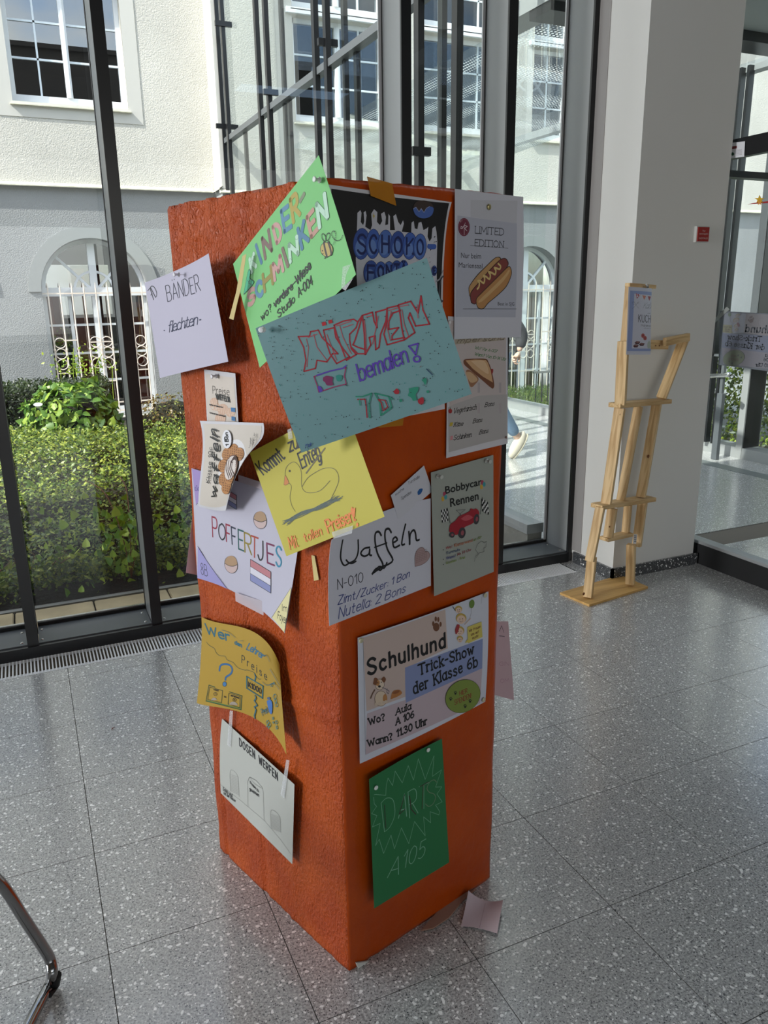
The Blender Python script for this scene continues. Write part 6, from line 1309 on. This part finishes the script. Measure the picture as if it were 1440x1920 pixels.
for (x, y) in ((638, 1095), (670, 1135)): p.E(ZC, (x, y), (28, 36), (180, 90, 84)); p.E(ZC, (x, y), (12, 16), (150, 60, 60))
for (x, y) in ((545, 1208), (520, 1260), (615, 1235)): p.F(ZC, [(x-40, y), (x-10, y-28), (x+50, y-18), (x+30, y+22), (x-20, y+24)], (78, 48, 52), smooth=False); p.F(ZC, [(x-34, y-4), (x-8, y-24), (x+44, y-16), (x+22, y+4)], (140, 96, 92), smooth=False)
p.F(ZC, [(735, 1170), (755, 1215), (752, 1290), (712, 1290), (708, 1220)], (176, 184, 170)); p.E(ZC, (783, 1240), (10, 40), (60, 40, 44)); p.E(ZC, (775, 1080), (12, 20), (190, 110, 104))
p.done(); bpy.data.objects.remove(bpy.data.objects['none']) if 'none' in bpy.data.objects else None
cl = empty('binder_clip', tuple(P3(ZC(705, 300), PF, .064)), 'small metal clip holding the cake sheet to the top slat', 'clip')
q = B(); c = P3(ZC(705, 300), PF, .064); q.tube([c+fdir*-.012, c+fdir*-.006+Vector((0, 0, .006)), c+Vector((0, 0, -.004)), c+fdir*.008+Vector((0, 0, .006)), c+fdir*.012], .0022, 6); q.box(c.x-.008, c.x+.008, c.y-.004, c.y+.02, c.z-.012, c.z-.002); q.build('clip_body', MATS['steel'], cl)
# ------------------------------------------------------------------ red call point on the pier
sg = empty('call_point_sign', (3.29, 3.215, 1.82), 'small red sign plate with white lines on the shaded pier side', 'sign')
c0 = at((1306, 426), 1, 3.215); c1 = at((1324, 453), 1, 3.215)
B().box(c0.x-.006, c1.x+.004, 3.205, 3.222, c1.z-.004, c0.z+.005).build('housing', mat('housing', (190, 190, 186), .5), sg)
B().box(c0.x, c1.x, 3.200, 3.206, c1.z, c0.z).build('red_plate', mat('sign_red', (150, 30, 24), .45), sg)
for k, (t_, wd) in enumerate((('Tür', .3), ('entriegeln', .8), ('NOTAUS', .8))):
    v, f = fontmesh(t_, .0); mx_ = max(x for x, y in v); W_ = (c1.x-c0.x)*wd; s_ = W_/mx_; cx = (c0.x+c1.x)/2; zz = c0.z-.022-[0, .014, .036][k]
    link('lettering', mesh('t', [(cx-W_/2+x*s_, 3.1995, zz+y*min(s_, .012)) for x, y in v], f), mat('sign_text', (214, 190, 184), .5), sg)
# ------------------------------------------------------------------ things on the glazed partition (x = 3.45 / 3.49)
gx = 3.452
s0, s1 = at((1364, 270), 0, gx), at((1395, 293), 0, gx)
st = empty('sticker', (gx, s0.y, s0.z), 'white safety sticker with red and green symbols on the black door head', 'sticker')
Q = lambda px: at(px, 0, gx)
def qd(name, pts, M, par, x=0):
    v = [Q(q)+Vector((-x, 0, 0)) for q in pts]; return link(name, mesh(name, v, [tuple(range(len(v)))]), M, par)
Zs = Z(1280, 0, 6.4)
qd('label_sheet', [Zs(520, 1722), Zs(748, 1695), Zs(738, 1880), Zs(515, 1910)], MATS['label_white'], st)
qd('symbol', [Zs(568, 1760), Zs(652, 1750), Zs(650, 1782), Zs(568, 1792)], mat('sym_red', (120, 44, 44), .6), st, .0004)
def disc(name, c, r, M, par, n=12):
    qd(name, [(c[0]+r*math.cos(6.283*i/n), c[1]+r*math.sin(6.283*i/n)) for i in range(n)], M, par, .0004)
disc('symbol', Zs(600, 1848), 3.2, mat('sym_green', (30, 70, 48), .6), st); disc('symbol', Zs(546, 1850), 3.3, MATS['sym_red'], st)
for k in range(6): qd('text_line', [Zs(640, 1800+12*k), Zs(712, 1790+12*k), Zs(712, 1793+12*k), Zs(640, 1803+12*k)], mat('line_grey', (140, 130, 134), .6), st, .0004)
for k in range(3): qd('text_line', [Zs(530, 1765+12*k), Zs(560, 1761+12*k), Zs(560, 1765+12*k), Zs(530, 1769+12*k)], inkmat(K), st, .0004)
# mirrored sheet seen from behind
gx = 3.488
pts = [Q(q) for q in ((1482, 589), (1350, 583), (1348, 684), (1478, 702))]
ZQ = Z(1280, 560, 9)
g = quad(*[at(q, 0, 3.486) for q in ((1350, 583), (1500, 591), (1495, 703), (1347, 684))])
p = Sheet('poster', 'backlit sheet seen from behind with mirrored Schulhund lettering, on the glass partition', 420, 297, g, (112, 118, 126))
class Flip:  # the print shows through mirrored: map the frontal layout onto the back of the sheet
    pass
def zmir(x, y):
    u = (x-150)/1000.0; v_ = (y-60-(1000*u)*-.345-380*0)/1.0
    # frontal sheet frame of ZS: corners TL(130,450) TR(1168,82) BR(1145,955) BL(148,1450)
    a = (x-130)/1030.0; yt = 450-368*a; yb = 1450-495*a; b_ = (y-yt)/(yb-yt); a = 1-a
    A, Bq, C, D = (1350, 583), (1500, 591), (1495, 703), (1347, 684)
    X = (A[0]*(1-a)+Bq[0]*a)*(1-b_)+(D[0]*(1-a)+C[0]*a)*b_; Y = (A[1]*(1-a)+Bq[1]*a)*(1-b_)+(D[1]*(1-a)+C[1]*a)*b_
    return (X, Y)
schulhund(p, zmir, fade=(112, 118, 126)); p.done()
t_ = [at(q, 0, 3.482) for q in ((1363, 575), (1368, 580), (1340, 606), (1337, 600))]; tape(t_, mat('grey_tape', (150, 154, 150), .7), 'grey tape strip at the corner of the mirrored sheet')
# shooting star
gx = 3.485
so = empty('star_ornament', tuple(Q((1427, 373))), 'yellow star with a red tail stuck on the glass partition', 'ornament')
Zt = Z(1280, 280, 6.4)
def prism(name, pts, M, x0, th):
    v = [Q(q)+Vector((-x0, 0, 0)) for q in pts]; w_ = [a_+Vector((-th, 0, 0)) for a_ in v]; n = len(v)
    return link(name, mesh(name, v+w_, [tuple(range(n)), tuple(range(n, 2*n))[::-1]]+[(i, n+i, n+(i+1) % n, (i+1) % n) for i in range(n)]), M, so)
prism('tail', [Zt(780, 660), Zt(850, 645), Zt(1100, 612), Zt(1110, 640), Zt(900, 652)], mat('star_red', (166, 30, 30), .5), 0, .003)
sp = [Zt(932+ (62 if i % 2 == 0 else 24)*math.sin(i*math.pi/5), 602-(50 if i % 2 == 0 else 20)*math.cos(i*math.pi/5)) for i in range(10)]
prism('star', sp, mat('star_yellow', (214, 170, 40), .45), .003, .004)
sp = [Zt(938+ (34 if i % 2 == 0 else 14)*math.sin(i*math.pi/5), 640-(34 if i % 2 == 0 else 12)*math.cos(i*math.pi/5)) for i in range(10)]
prism('small_star', sp, mat('star_orange', (222, 150, 70), .45), .007, .003)
# ------------------------------------------------------------------ handrail post in the passage
hp_ = empty('door_opener_post', (5.82, 5.34, 0), 'slim grey metal post with a chrome lever bar in the passage', 'post')
B().box(5.80, 5.84, 5.30, 5.36, 0, .62).build('post', MATS['sill_metal'], hp_)
B().box(5.805, 5.835, 5.315, 5.345, .62, 1.02).build('post_upper', MATS['sill_metal'], hp_)
a, c = at((1316, 706), 0, 5.80), at((1357, 704), 0, 5.80); d = at((1368, 702), 0, 5.72)
B().tube([a, c, d], .021, 10).build('lever_bar', MATS['steel'], hp_, True)
# ------------------------------------------------------------------ bits on the floor
n1 = [at(q, 2, .004) for q in ((878, 1686), (910, 1692), (943, 1700), (932, 1753), (898, 1741), (864, 1737))]
g = [[n1[0]+Vector((0, 0, .028)), n1[1]+Vector((0, 0, .006)), n1[2]+Vector((0, 0, .022))], [(n1[0]+n1[5])/2+Vector((0, 0, .008)), (n1[1]+n1[4])/2+Vector((0, 0, .003)), (n1[2]+n1[3])/2+Vector((0, 0, .016))], [n1[5]+Vector((0, 0, .001)), n1[4]+Vector((0, 0, .001)), n1[3]+Vector((0, 0, .004))]]
p = Sheet('paper_scrap', 'crumpled pinkish note lying on the floor right of the pillar foot', 105, 74, g, (204, 186, 192), cat='paper')
p.L(lambda x, y: (x, y), [(910, 1694), (905, 1715), (899, 1739)], (176, 150, 158), 1.2, part='crease'); p.done()
c = at((213, 1366), 2, .002); q = B(); q.tube([c+Vector((-.008, -.006, .001)), c+Vector((-.003, .0, .003)), c+Vector((.006, .004, .001))], [.001, .0022, .001], 6)
o = q.build('floor_crumb', mat('crumb', (110, 44, 40), .7)); tag(o, 'tiny dark red crumb on the floor tiles at left', 'debris')
# ------------------------------------------------------------------ cantilever chair, only its bent tube base in view
ch = empty('chair', (-.35, 1.55, 0), 'chair with bent chrome tube frame, just its base at the lower left edge', 'chair')
P_ = [at((-70, 1520), 1, 1.62), at((0, 1655), 1, 1.63), at((45, 1722), 1, 1.64), at((82, 1778), 1, 1.645), at((94, 1800), 1, 1.645), at((98, 1825), 1, 1.63), at((94, 1843), 2, .022), at((75, 1880), 2, .018), at((45, 1940), 2, .016), at((-10, 2060), 2, .016)]
P_ = [Vector(q) for q in P_]; P_[0].z = .42
pts = smoothed(P_, 5); B().tube(pts, .0125, 14).build('tube_frame', mat('chrome', (150, 150, 150), .12, 1.0), ch, True)
pts2 = [q+Vector((-.46, .0, 0)) for q in pts]; B().tube(pts2, .0125, 14).build('tube_frame', MATS['chrome'], ch, True)
B().tube([P_[5]+Vector((.010, .004, -.012)), P_[6]+Vector((.008, 0, -.006)), P_[6].lerp(P_[7], .5)+Vector((.004, 0, -.006))], [.009, .0135, .012], 10).build('glide_cap', MATS['gasket'], ch)
zt = .43; b = B(); b.box(-.80, -.30, 1.18, 1.62, zt, zt+.02); b.build('seat', mat('seat_ply', (150, 116, 78), .4), ch, bevel=.008)
b = B(); b.box(-.80, -.32, 1.14, 1.16, .62, .88); b.build('backrest', MATS['seat_ply'], ch, bevel=.008)
for x in (-.78, -.34): B().tube([(x, 1.60, zt), (x, 1.2, zt), (x, 1.15, zt+.06), (x, 1.15, .85)], .0125, 10).build('back_tube', MATS['chrome'], ch, True)
# ------------------------------------------------------------------ person walking through the passage
def skinned(name, verts, edges, radii, M, parent, root=0, sub=2):
    me = mesh(name, verts, []); me2 = bpy.data.meshes.new(name); me2.from_pydata([tuple(v) for v in verts], edges, []); o = link(name, me2, M, parent)
    mo = o.modifiers.new('skin', 'SKIN'); mo.use_smooth_shade = True
    for i, r_ in enumerate(radii):
        sv = o.data.skin_vertices[0].data[i]; sv.radius = (r_, r_) if not isinstance(r_, tuple) else r_; sv.use_root = (i == root)
    s_ = o.modifiers.new('sub', 'SUBSURF'); s_.levels = sub; s_.render_levels = sub; return o
pr = empty('person', (3.98, 6.35, 0), 'person in dark jacket, blue jeans and pale shoes walking left behind the glass', 'person')
X, Y0 = 3.96, 6.35
mat('jacket', (58, 58, 62), .85, bump=(200, .2, .002)); mat('jeans', (106, 130, 158), .85, bump=(300, .2, .002)); mat('skin', (222, 182, 160), .5); mat('hair', (70, 52, 38), .8); mat('shoe', (206, 196, 180), .7); mat('shoe_sole', (176, 168, 152), .8)
# body surface (skin) as one continuous figure; clothing over it
V = [(X, Y0, .95), (X, Y0, 1.12), (X-.01, Y0, 1.30), (X-.01, Y0, 1.44), (X-.02, Y0, 1.52), (X-.035, Y0, 1.62), (X-.03, Y0, 1.70),
     (X, Y0-.17, 1.42), (X+.20, Y0-.22, 1.17), (X+.16, Y0-.235, 1.02), (X, Y0+.17, 1.42), (X+.02, Y0+.22, 1.15), (X-.16, Y0+.20, .98),
     (X, Y0-.09, .90), (X+.06, Y0-.09, .50), (X+.30, Y0-.09, .16), (X, Y0+.09, .90), (X-.16, Y0+.09, .52), (X-.20, Y0+.09, .09)]
E_ = [(0, 1), (1, 2), (2, 3), (3, 4), (4, 5), (5, 6), (3, 7), (7, 8), (8, 9), (3, 10), (10, 11), (11, 12), (0, 13), (13, 14), (14, 15), (0, 16), (16, 17), (17, 18)]
Rr = [.115, .11, .125, .09, .045, .085, .07, .055, .038, .026, .055, .038, .026, .085, .055, .036, .085, .055, .036]
skinned('body', V, E_, Rr, MATS['skin'], pr)
J = [0, 1, 2, 3, 7, 8, 10, 11]; JV = [V[0], V[1], V[2], V[3], V[7], V[8], tuple(Vector(V[8]).lerp(Vector(V[9]), .82)), V[10], V[11], tuple(Vector(V[11]).lerp(Vector(V[12]), .82)), (X-.015, Y0, 1.47), (X, Y0, .86)]
skinned('jacket', JV, [(11, 0), (0, 1), (1, 2), (2, 3), (3, 4), (4, 5), (5, 6), (3, 7), (7, 8), (8, 9), (3, 10)], [.135, .14, .155, .12, .08, .066, .045, .08, .066, .045, .062, .14], MATS['jacket'], pr)
LV = [(X, Y0, .93), V[13], V[14], (X+.255, Y0-.09, .22), V[16], V[17], (X-.195, Y0+.09, .13)]
skinned('jeans', LV, [(0, 1), (1, 2), (2, 3), (0, 4), (4, 5), (5, 6)], [.13, .098, .070, .056, .098, .070, .056], MATS['jeans'], pr)
def ellipsoid(name, c, r, M, parent, rot=(0, 0, 0), seg=20, fn_=None):
    bm = bmesh.new(); bmesh.ops.create_uvsphere(bm, u_segments=seg, v_segments=seg//2+2, radius=1)
    if fn_: 
        for v in bm.verts: v.co = fn_(v.co)
    me = bpy.data.meshes.new(name); bm.to_mesh(me); bm.free()
    from mathutils import Euler
    me.transform(Matrix.Translation(c) @ Euler(rot).to_matrix().to_4x4() @ Matrix.Diagonal((*r, 1))); return link(name, me, M, parent, True)
hd = Vector((X-.045, Y0, 1.655))
def face(v):
    v = v.copy()
    if v.x < -.6 and abs(v.y) < .22 and -.25 < v.z < .1: v.x -= .18*(1-abs(v.y)/.22)     # nose
    if v.z < -.5: v.y *= .8; v.x -= .08
    return v
ellipsoid('head', hd, (.098, .078, .118), MATS['skin'], pr, fn_=face, seg=28)
ellipsoid('hair', hd+Vector((.018, 0, .028)), (.100, .086, .104), MATS['hair'], pr)
for s in (-1, 1):
    ellipsoid('eye', hd+Vector((-.088, s*.03, .01)), (.011, .014, .009), mat('eye_white', (230, 228, 224), .3), pr, seg=10); ellipsoid('ear', hd+Vector((.0, s*.08, -.01)), (.018, .01, .032), MATS['skin'], pr, seg=12)
ellipsoid('mouth', hd+Vector((-.090, 0, -.058)), (.010, .024, .006), mat('lips', (170, 100, 92), .5), pr, seg=10)
def hand(wp, d, up_, parent):
    """palm plus five bent fingers as one skinned surface"""
    d = Vector(d).normalized(); u = Vector(up_); u = (u-d*u.dot(d)).normalized(); s = d.cross(u); wp = Vector(wp)
    v = [wp, wp+d*.035, wp+d*.07]; e = [(0, 1), (1, 2)]; r_ = [(.022, .020), (.030, .017), (.028, .014)]
    for k, (off, L_) in enumerate(((-.028, .060), (-.010, .070), (.009, .066), (.027, .052))):
        b0 = wp+d*.078+u*off; k0 = len(v); v += [b0, b0+d*L_*.42-s*.012, b0+d*L_*.62-s*.034, b0+d*L_*.5-s*.054]; e += [(2, k0), (k0, k0+1), (k0+1, k0+2), (k0+2, k0+3)]; r_ += [.0098, .0088, .0082, .0070]
    k0 = len(v); v += [wp+d*.03-u*.032, wp+d*.055-u*.046-s*.012, wp+d*.078-u*.040-s*.028]; e += [(1, k0), (k0, k0+1), (k0+1, k0+2)]; r_ += [.012, .0100, .0085]
    return skinned('hand', v, e, r_, MATS['skin'], parent, sub=1)
hand(V[9], Vector(V[9])-Vector(V[8])+Vector((-.10, 0, 0)), (.3, 0, 1), pr); hand(V[12], Vector(V[12])-Vector(V[11]), (0, 0, 1), pr)
def shoe(c, pitch, parent):
    def f(v):
        v = v.copy(); 
        if v.z < -.45: v.z = -.45
        if v.x > .2: v.z = v.z+.35*max(0, (v.x-.2)) if v.z > -.4 else v.z
        return v
    ellipsoid('shoe', c, (.145, .052, .062), MATS['shoe'], parent, (0, pitch, 0), 20, f)
    ellipsoid('shoe_sole', Vector(c)-Vector((math.sin(pitch)*.03, 0, math.cos(pitch)*.03)), (.150, .054, .016), MATS['shoe_sole'], parent, (0, pitch, 0), 20)
shoe((X+.275, Y0-.09, .125), -.95, pr); shoe((X-.25, Y0+.09, .040), 0, pr)
